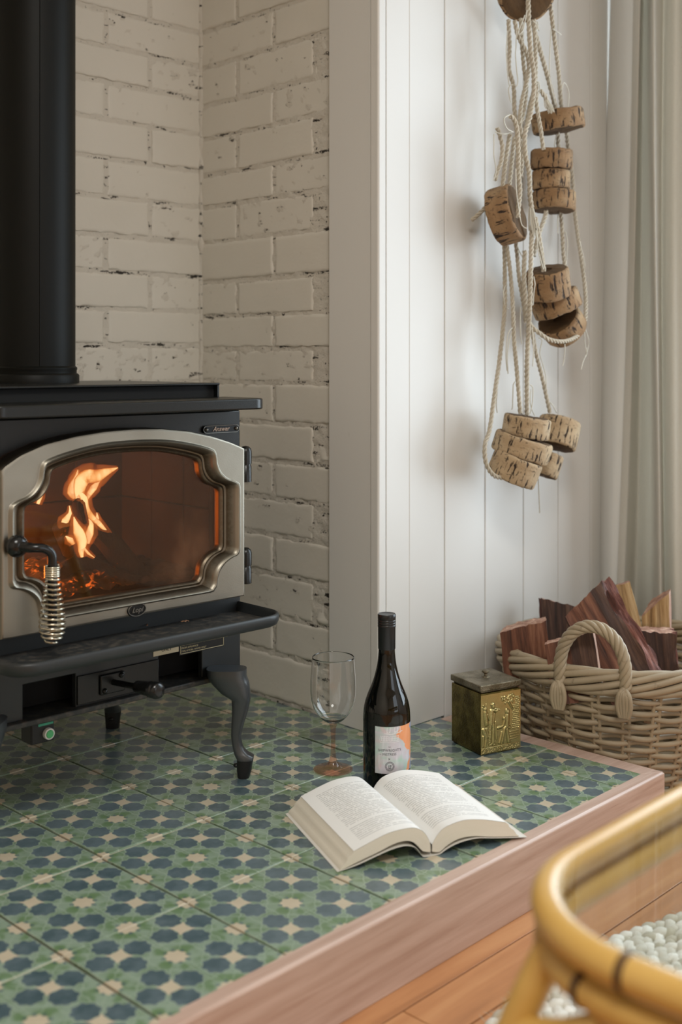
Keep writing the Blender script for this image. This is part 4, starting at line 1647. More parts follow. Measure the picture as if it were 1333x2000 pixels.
# ---- open paperback lying face up
BO = Vector((1.382, 1.227, HT))
BU, BV = Vector((0.926, -0.379, 0)).normalized(), Vector((0.379, 0.926, 0)).normalized()
book = thing('open_book', 'thick white paperback lying open face up on the tiles', 'book', BO)
V0, V1 = -0.003, 0.240
BP = lambda x, y, z: BO + BU * (x + 0.0205) + BV * y + Vector((0, 0, z))
left_top = [(-0.0225, 0.017), (-0.026, 0.027), (-0.033, 0.038), (-0.045, 0.0465), (-0.062, 0.0495), (-0.091, 0.0475), (-0.117, 0.0405), (-0.154, 0.0275)]
left_bot = [(-0.0225, 0.006), (-0.036, 0.0095), (-0.044, 0.0185), (-0.055, 0.0275), (-0.070, 0.0305), (-0.090, 0.0275), (-0.115, 0.0195), (-0.178, 0.0018)]
right_top = [(-0.0195, 0.017), (-0.014, 0.0260), (-0.006, 0.0350), (0.006, 0.0420), (0.037, 0.0475), (0.068, 0.0440), (0.092, 0.0385), (0.114, 0.0325)]
right_bot = [(-0.0195, 0.006), (-0.006, 0.0035), (0.003, 0.0095), (0.014, 0.0150), (0.030, 0.0195), (0.055, 0.0195), (0.088, 0.0135), (0.139, 0.0065)]


def half(top, bot, name):
    a = smooth_path([Vector((x, 0, z)) for x, z in top], 0.004)
    b0 = smooth_path([Vector((x, 0, z)) for x, z in bot], 0.004)

    def resample(p, n):
        L = [0.0]
        for s, t in zip(p, p[1:]):
            L.append(L[-1] + (t - s).length)
        out = []
        for k in range(n):
            d = L[-1] * k / (n - 1)
            i = min(next((q for q in range(1, len(L)) if L[q] >= d - 1e-9), len(L) - 1), len(L) - 1)
            f = (d - L[i - 1]) / max(L[i] - L[i - 1], 1e-9)
            out.append(p[i - 1].lerp(p[i], f))
        return out
    n = 36
    ta, ba = resample(a, n), resample(b0, n)
    # page block edge (three open sides plus the underside)
    mb = MB()
    uv = []
    m = 8
    for y in (V0, V1):
        for j in range(m):
            for i in range(n):
                q = ta[i].lerp(ba[i], j / (m - 1))
                bulge = 0.0012 * math.sin(j * 1.9) if i > n - 6 else 0
                mb.v.append(BP(q.x + bulge, y, q.z))
                uv.append((i / n, j / (m - 1)))
    for s in range(2):
        o = s * n * m
        for j in range(m - 1):
            for i in range(n - 1):
                mb.f.append((o + j * n + i, o + j * n + i + 1, o + (j + 1) * n + i + 1, o + (j + 1) * n + i))
    for j in range(m - 1):                       # fore edge
        mb.f.append((j * n + n - 1, n * m + j * n + n - 1, n * m + (j + 1) * n + n - 1, (j + 1) * n + n - 1))
    for i in range(n - 1):
        mb.f.append(((m - 1) * n + i, (m - 1) * n + i + 1, n * m + (m - 1) * n + i + 1, n * m + (m - 1) * n + i))
    mb.m = [0] * len(mb.f)
    blk = mb.build('page_block', M['pageedge'], parent=book, smooth=50, uv=uv)
    # topmost printed page
    mb = MB()
    uv = []
    ny = 14
    for j in range(ny):
        y = V0 + (V1 - V0) * j / (ny - 1)
        for i in range(n):
            q = ta[i]
            mb.v.append(BP(q.x, y, q.z + 0.0004))
            u = i / (n - 1)
            if name == 'left':
                uv.append((1 - u, 1 - j / (ny - 1) if False else j / (ny - 1)))
            else:
                uv.append((u, j / (ny - 1)))
    for j in range(ny - 1):
        for i in range(n - 1):
            mb.f.append((j * n + i, j * n + i + 1, (j + 1) * n + i + 1, (j + 1) * n + i))
    mb.m = [0] * len(mb.f)
    mb.build('printed_page', M['page'], parent=book, smooth=180, uv=uv)
    return ba


lb_ = half(left_top, left_bot, 'left')
rb_ = half(right_top, right_bot, 'right')
# soft cover: one bent sheet under both halves
cov = [Vector((-0.182, 0, 0.0012)), Vector((-0.150, 0, 0.0062)), Vector((-0.115, 0, 0.0155)), Vector((-0.090, 0, 0.0215)), Vector((-0.068, 0, 0.0235)), Vector((-0.050, 0, 0.0185)), Vector((-0.042, 0, 0.0095)), Vector((-0.037, 0, 0.0025)),
       Vector((-0.030, 0, 0.0006)), Vector((-0.010, 0, 0.0006)), Vector((-0.004, 0, 0.0018)), Vector((0.008, 0, 0.0078)), Vector((0.030, 0, 0.0140)), Vector((0.060, 0, 0.0160)), Vector((0.095, 0, 0.0110)), Vector((0.146, 0, 0.0045)), Vector((0.153, 0, 0.0040))]
cov = smooth_path(cov, 0.004)
mb = MB()
n = len(cov)
mb.grid(lambda i, j: BP(cov[i].x, V0 - 0.0012 if j in (0, 3) else V1 + 0.0012, cov[i].z - (0.0 if j < 2 else 0.0007)), n, 4, closed_v=True)
mb.f += [tuple(k * n for k in range(4)), tuple(k * n + n - 1 for k in range(4))]
mb.m += [0, 0]
mb.build('cover', M['cover'], parent=book, smooth=50)

# ---- hammered brass tea box with embossed front
b0 = Vector((1.796, 1.462, HT))
ux, uy = Vector((0.094, -0.024, 0)), Vector((0.009, 0.097, 0))
TXL, TYL = ux.length * 1.02, uy.length * 1.04
ux.normalize()
uy = Vector((-ux.y, ux.x, 0))
box = thing('brass_box', 'square hammered brass tea box with embossed figures and a knobbed lid, beside the basket', 'box', b0 + ux * TXL / 2 + uy * TYL / 2)
BB = lambda x, y, z: b0 + ux * x + uy * y + Vector((0, 0, z))
H1 = 0.1235


def obox(mb, x0, x1, y0, y1, z0, z1, ins=0.0):
    vs = [BB(x, y, z) for z in (z0, z1) for x, y in ((x0, y0), (x1, y0), (x1, y1), (x0, y1))]
    return mb.add(vs, [(0, 3, 2, 1), (4, 5, 6, 7), (0, 1, 5, 4), (1, 2, 6, 5), (2, 3, 7, 6), (3, 0, 4, 7)])


obox(MB(), 0, TXL, 0, TYL, 0.002, H1).build('body', M['brass'], parent=box, bevel=0.0025, seg=3)
obox(MB(), 0.004, TXL - 0.004, 0.004, TYL - 0.004, 0.0, 0.004).build('foot', M['brass'], parent=box)
lid = obox(MB(), 0.003, TXL - 0.003, 0.003, TYL - 0.003, H1, H1 + 0.004)
obox(lid, -0.0015, TXL + 0.0015, -0.0015, TYL + 0.0015, H1 + 0.004, H1 + 0.0165)
lid = lid.build('lid', M['brass_lid'], parent=box, bevel=0.002, seg=3)
MB().lathe([(0.009, 0), (0.007, 0.002), (0.0035, 0.003), (0.003, 0.0065), (0.006, 0.0085), (0.0082, 0.0105), (0.0075, 0.013), (0.004, 0.0145), (0, 0.0148)], 24, BB(TXL / 2, TYL / 2, H1 + 0.0165)).build('knob', M['brass_lid'], parent=lid, smooth=50)
# embossed relief on the front: two standing musicians, a seated woman, a tree, a brick house, a wall and a hammered border
FIG = []                                           # (x, z, rx, rz, height) blobs and (x0,z0,x1,z1,r,height) strokes in millimetres


def blob(x, z, rx, rz, h): FIG.append(('b', x, z, rx, rz, h))
def strk(x0, z0, x1, z1, r, h): FIG.append(('s', x0, z0, x1, z1, r, h))


# standing piper
blob(29, 89, 4.2, 5.0, 3.0); blob(27.5, 92, 4.6, 3.0, 2.6); strk(32, 84, 45, 81, 1.0, 1.8); strk(28, 82, 36, 79, 2.4, 2.4); strk(36, 79, 40, 82, 1.6, 2.2)
strk(25, 80, 23, 58, 5.5, 2.6); strk(30, 74, 27, 54, 4.0, 2.2); strk(22, 60, 20, 26, 3.6, 2.4); strk(29, 56, 28, 24, 3.4, 2.4); strk(35, 60, 37, 30, 2.0, 1.4); blob(22, 22, 4.4, 2.2, 2.2); blob(31, 21, 4.4, 2.2, 2.2)
# companion at the left edge
blob(10, 86, 4.0, 4.4, 2.4); strk(8, 90, 5, 93, 0.9, 1.6); strk(11, 91, 12, 95, 0.9, 1.6); strk(6, 88, 3, 89, 0.9, 1.4); strk(10, 80, 13, 60, 4.8, 2.2); strk(15, 76, 21, 64, 2.0, 2.2); strk(6, 50, 12, 36, 4.0, 2.2); strk(12, 50, 17, 36, 2.2, 2.0); strk(5, 38, 4, 22, 2.6, 2.0); strk(12, 34, 9, 20, 2.6, 2.0); strk(2, 51, 14, 52, 1.0, 1.8)
# seated woman and child
blob(64, 74, 4.6, 5.4, 2.8); blob(61, 76, 3.2, 5.6, 2.2); strk(63, 68, 62, 50, 5.6, 2.6); strk(56, 62, 53, 52, 3.2, 2.6); blob(55, 64, 3.4, 3.6, 2.8); strk(50, 50, 40, 49, 2.6, 2.2); strk(58, 48, 69, 46, 2.8, 2.4); strk(56, 46, 50, 24, 3.4, 2.4); strk(62, 44, 66, 22, 3.4, 2.4); strk(50, 40, 44, 22, 2.4, 1.8); blob(50, 21, 4.0, 2.0, 2.0); blob(68, 20, 4.0, 2.0, 2.0)
# tree
strk(72, 84, 66, 92, 1.6, 1.6); strk(76, 78, 70, 86, 1.4, 1.5)
rr_ = random.Random(3)
for k in range(26):
    blob(50 + rr_.random() * 30, 88 + rr_.random() * 14 + (0 if k % 2 else 2), 2.0, 1.7, 1.3 + rr_.random())
# house wall of small bricks
for r in range(17):
    for q in range(5):
        if r > 12 and q < 2:
            continue
        blob(77 + q * 3.4 + (1.7 if r % 2 else 0), 44 + r * 3.4, 1.35, 1.1, 1.3)
# garden wall and ground line
for r, (x0, x1) in enumerate(((70, 92), (68, 90), (71, 92), (70, 88))):
    strk(x0, 38 - r * 4.4, x1, 39 - r * 4.4, 1.0, 1.3)
strk(4, 16.5, 90, 16.5, 1.1, 1.5)
for k in range(150):
    blob(rr_.random() * 94, 2 + rr_.random() * 11, 1.1, 1.0, 0.9)
NX, NZ = 150, 190
cell = {}
for f in FIG:
    if f[0] == 'b':
        x0, x1, z0, z1 = f[1] - f[3], f[1] + f[3], f[2] - f[4], f[2] + f[4]
    else:
        x0, x1, z0, z1 = min(f[1], f[3]) - f[5], max(f[1], f[3]) + f[5], min(f[2], f[4]) - f[5], max(f[2], f[4]) + f[5]
    for i in range(int(x0 // 6), int(x1 // 6) + 1):
        for j in range(int(z0 // 6), int(z1 // 6) + 1):
            cell.setdefault((i, j), []).append(f)
MX = TXL * 1000


def relief(i, j):
    x, z = MX * i / (NX - 1), 3 + 117.5 * j / (NZ - 1)
    h = 0.0
    zz = z * 0.885 + 4 if z > 14 else z
    xx = x * 96 / MX
    for f in cell.get((int(xx // 6), int(zz // 6)), ()):
        if f[0] == 'b':
            d = ((xx - f[1]) / f[3]) ** 2 + ((zz - f[2]) / f[4]) ** 2
            if d < 1:
                h = max(h, f[5] * math.sqrt(1 - d))
        else:
            ax, az, bx, bz, r, k = f[1:]
            dx, dz = bx - ax, bz - az
            t = max(0, min(1, ((xx - ax) * dx + (zz - az) * dz) / (dx * dx + dz * dz)))
            d = ((xx - ax - t * dx) ** 2 + (zz - az - t * dz) ** 2) / (r * r)
            if d < 1:
                h = max(h, k * math.sqrt(1 - d))
    h += 0.22 * noise.noise(Vector((x * 0.5, z * 0.5, 0)))
    edge = min(x, MX - x, z - 3, 120.5 - z)
    return BB(x / 1000, -0.0005 - max(0.0, h) * 0.00125 * min(1.0, max(edge, 0) / 2), z / 1000)


mb = MB().grid(relief, NX, NZ)
mb.build('embossed_panel', M['brass_panel'], parent=box, smooth=180, recalc=False)
# ================================================================== FLOATS AND ROPES ON THE PANELLED WALL
TOWARD = -FWD                                       # horizontally towards the viewer's side of the room
UP = Vector((0, 0, 1))


def cork(u, v, off, dia, th, tilt, lean, label, name='cork_float'):
    c = atY(u, v, YT - off)
    t, l = math.radians(tilt), math.radians(lean)
    n = (RIGHT * math.sin(t) + UP * math.cos(t)) * math.cos(l) + TOWARD * math.sin(l)
    n.normalize()
    R, H = dia / 2, th / 2
    sd = random.random() * 50
    mb = MB()
    segs = 40
    prof = [(0.012, H, 1), (R * 0.5, H, 1), (R * 0.9, H * 0.985, 1), (R * 0.965, H * 0.93, 0), (R * 0.995, H * 0.80, 0), (R, H * 0.5, 0), (R, 0, 0), (R, -H * 0.5, 0), (R * 0.995, -H * 0.80, 0), (R * 0.965, -H * 0.93, 0), (R * 0.9, -H * 0.985, 1), (R * 0.5, -H, 1), (0.012, -H, 1)]

    def pt(i, j):
        r, z, e = prof[j]
        a = 2 * math.pi * i / segs
        p = Vector((math.cos(a), math.sin(a), 0))
        k = 1 + 0.035 * noise.noise(p * 1.3 + Vector((sd, 0, 0))) + 0.022 * noise.noise(p * 4 + Vector((sd, 0, z * 60)))
        return Vector((p.x * r * k, p.y * r * k, z + 0.0022 * noise.noise(p * 2 + Vector((sd, 5, 0))) + 0.0012 * noise.noise(p * 9 * r / R + Vector((0, sd, z * 30)))))
    mb.grid(pt, segs, len(prof), closed_u=True)
    fm = []
    for j in range(len(prof) - 1):
        fm += [1 if prof[j][2] and prof[j + 1][2] else 0] * segs
    mb.m = fm
    mb.grid(lambda i, j: Vector((0.012 * math.cos(2 * math.pi * i / segs), 0.012 * math.sin(2 * math.pi * i / segs), H - 0.004 if j == 0 else H)), segs, 2, closed_u=True, mi=1)
    mb.add([Vector((0.012 * math.cos(2 * math.pi * i / segs), 0.012 * math.sin(2 * math.pi * i / segs), H - 0.004)) for i in range(segs)], [tuple(range(segs))], 1)
    mb.add([Vector((0.012 * math.cos(2 * math.pi * i / segs), 0.012 * math.sin(2 * math.pi * i / segs), -H)) for i in range(segs)], [tuple(range(segs))], 1)
    o = mb.build(name, [M['cork_pale' if v > 800 else 'cork'], M['cork_end']], smooth=50)
    o.location = c
    o.rotation_mode = 'QUATERNION'
    o.rotation_quaternion = UP.rotation_difference(n)
    return tag(o, label, 'float', 'cork net floats hanging on the white board wall')


cork(1028, -14, 0.09, 0.128, 0.036, 172, 52, 'dark round wooden float at the very top of the rope bundle, its flat face showing')
cork(1090, 237, 0.085, 0.124, 0.046, -9, 2, 'single tilted cork disc on the right below the dark top float')
cork(1078, 312, 0.075, 0.098, 0.046, 1, 2, 'upper cork disc of the straight stack of three beneath the single tilted disc')
cork(1077, 352, 0.072, 0.088, 0.046, 0, 0, 'narrow middle cork disc of the straight stack of three')
cork(1083, 393, 0.075, 0.102, 0.046, 2, -4, 'bottom cork disc of the straight stack of three, underside showing')
cork(989, 420, 0.080, 0.132, 0.056, 74, 24, 'cork disc hanging on edge at the left of the bundle, orange brown with dark cracks')
cork(1072, 553, 0.110, 0.098, 0.066, -10, 18, 'thick cork with its dark top showing, uppermost of the tilted stack of three')
cork(1087, 592, 0.098, 0.116, 0.046, -22, 8, 'tilted cork disc squeezed in the middle of the tilted stack of three')
cork(1099, 634, 0.085, 0.106, 0.050, -42, 34, 'lowest cork of the tilted stack, its dark face turned to the left')
cork(1029, 834, 0.105, 0.106, 0.048, 9, 2, 'pale cork disc at the top of the lowest stack, ropes entering it')
cork(1020, 873, 0.100, 0.132, 0.047, 17, 3, 'widest pale cork disc in the middle of the lowest stack')
cork(1006, 915, 0.100, 0.112, 0.058, 22, 4, 'bottom cork disc of the lowest stack, at the left')
cork(1090, 846, 0.070, 0.100, 0.068, 16, -14, 'cork disc on the far right beside the lowest stack')
cork(1066, 906, 0.066, 0.074, 0.056, 20, -8, 'small cork half hidden behind the lowest stack')


def rope(pts, off, label, rad=0.0053, ties=(), frayed=None, name='rope', pitch=0.034):
    """three-strand laid rope through picture positions at the given distances from the wall"""
    offs = off if isinstance(off, (list, tuple)) else [off] * len(pts)
    P_ = smooth_path([atY(u, v, YT - o) for (u, v), o in zip(pts, offs)], 0.0042)
    root = thing(name, label, 'rope', P_[-1], 'natural fibre ropes of the float bundle')
    n = len(P_)
    nrm = TOWARD.copy()
    strands = [[], [], []]
    s = random.random() * 6
    for i, p in enumerate(P_):
        t = (P_[min(i + 1, n - 1)] - P_[max(i - 1, 0)]).normalized()
        nrm = (nrm - t * nrm.dot(t)).normalized()
        b = t.cross(nrm)
        if i:
            s += (p - P_[i - 1]).length / pitch * 2 * math.pi
        for k in range(3):
            a = s + 2 * math.pi * k / 3
            strands[k].append(p + (nrm * math.cos(a) + b * math.sin(a)) * rad * 0.56)
    mb = MB()
    for st in strands:
        mb.tube(st, rad * 0.475, 6)
    mb.build('strands', M['rope'], parent=root, smooth=80)
    for tie in ties:
        twine(tie, offs[0] + 0.006, root)
    if frayed:
        mb = MB()
        e = P_[-1]
        for k in range(26):
            a, r = random.random() * 6.28, random.random()
            q = [e + Vector((0, 0, 0.012)), e + RIGHT * (0.006 * r * math.cos(a)) + FWD * (0.005 * r * math.sin(a)) + UP * -0.004,
                 e + RIGHT * (0.011 * r * math.cos(a) + frayed[0] * 0.6) + FWD * (0.008 * r * math.sin(a)) + UP * (-frayed[1] * (0.5 + 0.2 * random.random())),
                 e + RIGHT * (0.012 * math.cos(a + 0.5) * r + frayed[0]) + FWD * (0.009 * r * math.sin(a)) + UP * (-frayed[1] * (0.75 + 0.4 * random.random()))]
            mb.tube(smooth_path(q, 0.006), 0.0010, 4)
        mb.build('frayed_end', M['twine'], parent=root, smooth=80)
    return root


def twine(pts, off, parent, r=0.0013):
    p = smooth_path([atY(u, v, YT - off - 0.004 * math.sin(i * 1.7)) for i, (u, v) in enumerate(pts)], 0.008)
    p = [q + Vector((noise.noise(q * 60), 0, 0)) * 0.0012 for q in p]
    return MB().tube(p, r, 5).build('twine', M['twine'], parent=parent, smooth=80)


rope([(1030, -40), (1032, 0), (1034, 53), (1037, 99), (1043, 142), (1043, 184), (1036, 227), (1026, 262), (1027, 302), (1034, 337), (1036, 383), (1039, 405)], [0.135] * 5 + [0.13] * 7,
     'long front rope from the dark top float down to a white frayed end', 0.0058, frayed=(0.006, 0.062),
     ties=[[(1030, 20), (1022, 60), (1012, 66), (1026, 30)], [(1041, 40), (1052, 52), (1047, 60)]])
rope([(1070, -20), (1076, 14), (1083, 71), (1092, 142), (1098, 213), (1107, 259), (1111, 291), (1118, 337), (1123, 408), (1129, 457), (1136, 503), (1142, 549), (1145, 592), (1142, 634), (1127, 657), (1101, 667), (1073, 663), (1051, 648), (1038, 636), (1030, 622)],
     [0.10, 0.10, 0.10, 0.09, 0.085, 0.06, 0.05, 0.045, 0.05, 0.06, 0.08, 0.09, 0.10, 0.12, 0.13, 0.14, 0.14, 0.13, 0.12, 0.12], 'rope down the right side of the bundle that loops under the tilted stack of three',
     ties=[[(1080, 56), (1092, 64), (1097, 68)], [(1077, 58), (1075, 100), (1074, 140), (1076, 150)], [(1098, 175), (1101, 162), (1107, 166), (1112, 185), (1110, 212)], [(1143, 640), (1148, 655), (1151, 670), (1146, 690), (1140, 706), (1136, 722)], [(1142, 640), (1143, 668), (1147, 690), (1143, 698)], [(1104, 672), (1104, 690), (1100, 714)], [(1132, 470), (1140, 500), (1144, 522)]])
rope([(1040, 20), (1044, 57), (1058, 106), (1073, 160), (1087, 216)], 0.085, 'short rope slanting right into the single tilted disc', 0.0058, ties=[[(1046, 45), (1053, 60), (1050, 42)], [(1073, 150), (1078, 175), (1085, 205)]])
rope([(1090, 259), (1092, 294)], 0.08, 'short rope between the single tilted disc and the straight stack', 0.0058, ties=[[(1088, 262), (1084, 285), (1087, 292)]])
rope([(1049, 160), (1048, 190), (1050, 213), (1057, 255), (1062, 292)], 0.115, 'rope entering the left of the straight stack of three, tufted at its top', 0.0051, ties=[[(1049, 165), (1054, 160), (1055, 178), (1051, 190)]])
rope([(1068, 412), (1064, 428), (1056, 450), (1048, 478), (1043, 500)], 0.08, 'short rope leaving the underside of the straight stack to the lower left', 0.0058)
rope([(1096, 415), (1099, 450), (1101, 490), (1104, 522)], 0.075, 'rope between the straight stack and the tilted stack, on the right', 0.0051, ties=[[(1091, 420), (1090, 440), (1091, 456)], [(1105, 452), (1109, 470), (1108, 500), (1106, 522)]])
rope([(994, 38), (996, 89), (995, 135), (1004, 170), (1006, 220), (1013, 258), (1020, 300), (1018, 345)], 0.075, 'leftmost rope of the upper bundle, running down beside the wall', 0.0053,
     ties=[[(992, 60), (990, 100), (993, 150), (996, 168)], [(1002, 165), (994, 172), (997, 196), (1000, 200)]])
rope([(1006, 40), (1013, 71), (1030, 106), (1033, 142), (1020, 199), (1016, 241), (1022, 270)], 0.105, 'second rope from the left in the upper bundle, bulging to the right', 0.0053, ties=[[(1010, 60), (1008, 110), (1012, 160), (1008, 170)]])
rope([(1018, 36), (1020, 80), (1024, 130), (1029, 170), (1024, 215), (1018, 240)], 0.09, 'rope in the middle of the upper bundle, partly hidden', 0.0053)
rope([(1044, 38), (1046, 80), (1047, 130), (1045, 170), (1036, 205), (1030, 240)], 0.095, 'rope on the right of the upper bundle, close behind the long front rope', 0.0053)
rope([(997, 226), (1006, 236), (1011, 258), (1013, 302), (1013, 337), (1016, 372), (1013, 405), (1012, 425)], 0.135, 'rope loop hanging over the face of the cork that hangs on edge', 0.0058,
     ties=[[(1008, 330), (1009, 370), (1014, 410), (1020, 440), (1030, 446)], [(997, 224), (985, 232), (990, 250), (1003, 258)]])
rope([(972, 250), (978, 268), (982, 290), (979, 318), (972, 336), (968, 352)], 0.10, 'small rope loop at the left edge of the bundle above the cork on edge', 0.0051, ties=[[(966, 262), (965, 300), (970, 335), (964, 352)], [(968, 258), (985, 262), (1000, 258)]])
rope([(997, 262), (992, 290), (987, 325), (982, 366)], 0.09, 'rope going down into the top of the cork that hangs on edge', 0.0054)
rope([(1006, 268), (1002, 300), (998, 340), (994, 370)], 0.075, 'rope behind the loop above the cork that hangs on edge', 0.0053)
rope([(922, 430), (935, 419), (950, 404)], [0.03, 0.04, 0.06], 'stub of old rope sticking out to the left behind the cork on edge', 0.0052)
rope([(990, 474), (998, 539), (1002, 592), (1005, 663), (1011, 734), (1017, 808)], [0.08, 0.075, 0.08, 0.09, 0.10, 0.105], 'rope from the cork on edge down to the left of the pale top disc', 0.0051,
     ties=[[(1003, 640), (994, 650), (989, 690), (991, 724)], [(1000, 648), (992, 690), (993, 730)], [(1008, 745), (1003, 752), (1002, 790), (1000, 800)]])
rope([(986, 480), (987, 553), (986, 610), (977, 698), (967, 769), (957, 840), (948, 869), (950, 904), (966, 929), (992, 934)], [0.06, 0.06, 0.065, 0.07, 0.08, 0.09, 0.095, 0.10, 0.105, 0.105], 'leftmost rope that swings round under the lowest stack', 0.0053,
     ties=[[(990, 556), (984, 570), (988, 600), (994, 602)], [(968, 752), (972, 760), (970, 790), (972, 806)]])
rope([(1008, 472), (1012, 510), (1015, 545), (1023, 592), (1028, 630)], 0.07, 'rope behind the long front rope, left of the tilted stack', 0.0051, ties=[[(1012, 482), (1020, 500), (1030, 505)], [(1018, 600), (1017, 640), (1020, 672)]])
rope([(1040, 445), (1038, 503), (1036, 574), (1033, 645), (1030, 716), (1030, 812)], [0.125, 0.14, 0.145, 0.125, 0.115, 0.105], 'straight front rope from the frayed end down to the pale top disc', 0.0058,
     ties=[[(1043, 540), (1046, 555), (1043, 575), (1042, 596)], [(1040, 640), (1043, 680), (1041, 716)], [(1036, 752), (1042, 758), (1040, 790), (1036, 808)]])
rope([(1040, 645), (1048, 691), (1059, 734), (1067, 770), (1075, 806)], 0.075, 'rope slanting down to the cork disc on the far right', 0.0051, ties=[[(1053, 660), (1060, 665), (1055, 690), (1066, 730), (1068, 760)], [(1076, 786), (1082, 794), (1088, 806)], [(1038, 760), (1037, 790), (1045, 812)]])
rope([(1046, 425), (1052, 455), (1058, 492), (1063, 530)], 0.135, 'rope ending in the dark top of the tilted stack', 0.0058, ties=[[(1050, 460), (1060, 500), (1064, 524)], [(1048, 450), (1052, 490), (1062, 526)]])
rope([(1030, 624), (1027, 590), (1024, 540), (1026, 490)], 0.10, 'rope hidden behind the straight front rope beside the tilted stack', 0.0058)
tw = rope([(1052, 935), (1053, 960), (1055, 1002)], 0.08, 'thin cord hanging below the lowest stack', 0.0012)
tw2 = rope([(1056, 176), (1063, 186), (1068, 193)], 0.12, 'short white rope end with a tassel above the single tilted disc', 0.0055, frayed=(0.010, 0.03))

# nail that carries the bundle (above the picture)
nl = MB().tube([(atY(1030, -70, YT + 0.01)), (atY(1030, -70, YT - 0.13))], 0.004, 10)
tag(nl.build('nail', M['iron'], smooth=50), 'iron nail in the board wall carrying the rope bundle', 'nail')

# ================================================================== BASKET WITH FIREWOOD
KB = Vector((2.222, 1.412, 0))
basket = thing('wicker_basket', 'large round grey brown wicker basket full of split firewood beside the hearth', 'basket', KB)
HB = 0.262


def RZ(z):
    return 0.198 + 0.068 * (z / 0.283) ** 0.9


NS = 26
# paired upright stakes
for k in range(NS):
    a = 2 * math.pi * (k + 0.5) / NS
    for s in (-1, 1):
        aa = a + s * 0.0062 / 0.24
        p = [KB + Vector((math.cos(aa) * (RZ(z) + 0.0005), math.sin(aa) * (RZ(z) + 0.0005), z)) for z in (0.004, 0.05, 0.10, 0.15, 0.2, HB)]
        MB().tube(p, 0.0042, 6).build('stake', M['wicker'], parent=basket, smooth=80)
nw = 17
for w_i in range(nw):
    z = 0.012 + w_i * (HB - 0.055) / (nw - 1)
    mb = MB()
    n = NS * 8
    pts = []
    for i in range(n):
        a = 2 * math.pi * i / n
        wv = math.cos(a * NS / 2 + (math.pi if w_i % 2 else 0))
        r = RZ(z) + 0.0062 * wv
        pts.append(KB + Vector((math.cos(a) * r, math.sin(a) * r, z + 0.0030 * noise.noise(Vector((a * 5, w_i * 3.1, 0))) + 0.0012 * math.sin(a * NS / 2 + w_i))))
    mb.tube(pts, 0.0058, 7, closed=True)
    mb.build('weaver', M['wicker'], parent=basket, smooth=80)
# braided rim: strands winding round an oval core
zc = HB - 0.006
for k in range(8):
    n = 220
    turns = 3
    pts = []
    for i in range(n):
        a = 2 * math.pi * i / n
        ph = turns * a + 2 * math.pi * k / 8
        r = RZ(0.26) + 0.0095 * math.cos(ph)
        pts.append(KB + Vector((math.cos(a) * r, math.sin(a) * r, zc + 0.021 * math.sin(ph))))
    MB().tube(pts, 0.0072, 7, closed=True).build('rim_strand', M['wicker'], parent=basket, smooth=80)
MB().lathe([(0.0, 0.006), (0.197, 0.006), (0.197, 0.012), (0.0, 0.012)], 48, KB).build('base', M['wicker'], parent=basket, smooth=40)
# twisted cane handle standing on the near rim
ha = math.atan2(1.325 - KB.y, 1.985 - KB.x)
hc = KB + Vector((math.cos(ha), math.sin(ha), 0)) * (RZ(0.27) + 0.004)
ht = Vector((-math.sin(ha), math.cos(ha), 0))
ho = Vector((math.cos(ha), math.sin(ha), 0))
arch = []
for k in range(41):
    t = math.pi * k / 40
    arch.append(hc + ht * (0.066 * math.cos(t)) + Vector((0, 0, HB + 0.012 + 0.092 * math.sin(t) ** 0.9)) - ho * 0.004)
arch = [arch[0] + Vector((0, 0, -0.022))] + arch + [arch[-1] + Vector((0, 0, -0.022))]
arch = smooth_path(arch, 0.004)
hd = thing('handle', None, None, KB)
hd.parent = basket
hd.location = (0, 0, 0)
BASE[hd.name] = KB
n = len(arch)
for k in range(5):
    pts = []
    s = 0.0
    for i, p in enumerate(arch):
        t = (arch[min(i + 1, n - 1)] - arch[max(i - 1, 0)]).normalized()
        nr = ho - t * ho.dot(t)
        nr.normalize()
        b = t.cross(nr)
        if i:
            s += (p - arch[i - 1]).length / 0.085 * 2 * math.pi
        a = s + 2 * math.pi * k / 5
        pts.append(p + (nr * math.cos(a) + b * math.sin(a)) * 0.0078)
    # tails splayed down over the outside of the rim
    for e, sg in ((0, 1), (-1, -1)):
        q = arch[e]
        lay = (k - 2) * 0.0062
        tail = [q + ho * 0.016 + ht * lay * 0.7 + Vector((0, 0, -0.010)), q + ho * 0.0155 + ht * lay - Vector((0, 0, 0.034)), q + ho * 0.012 + ht * (lay * 0.55) - Vector((0, 0, 0.056))]
        pts = list(reversed(tail)) + pts if e == 0 else pts + tail
    MB().tube(smooth_path(pts, 0.005), 0.0056, 8).build('cane', M['wicker'], parent=hd, smooth=80)


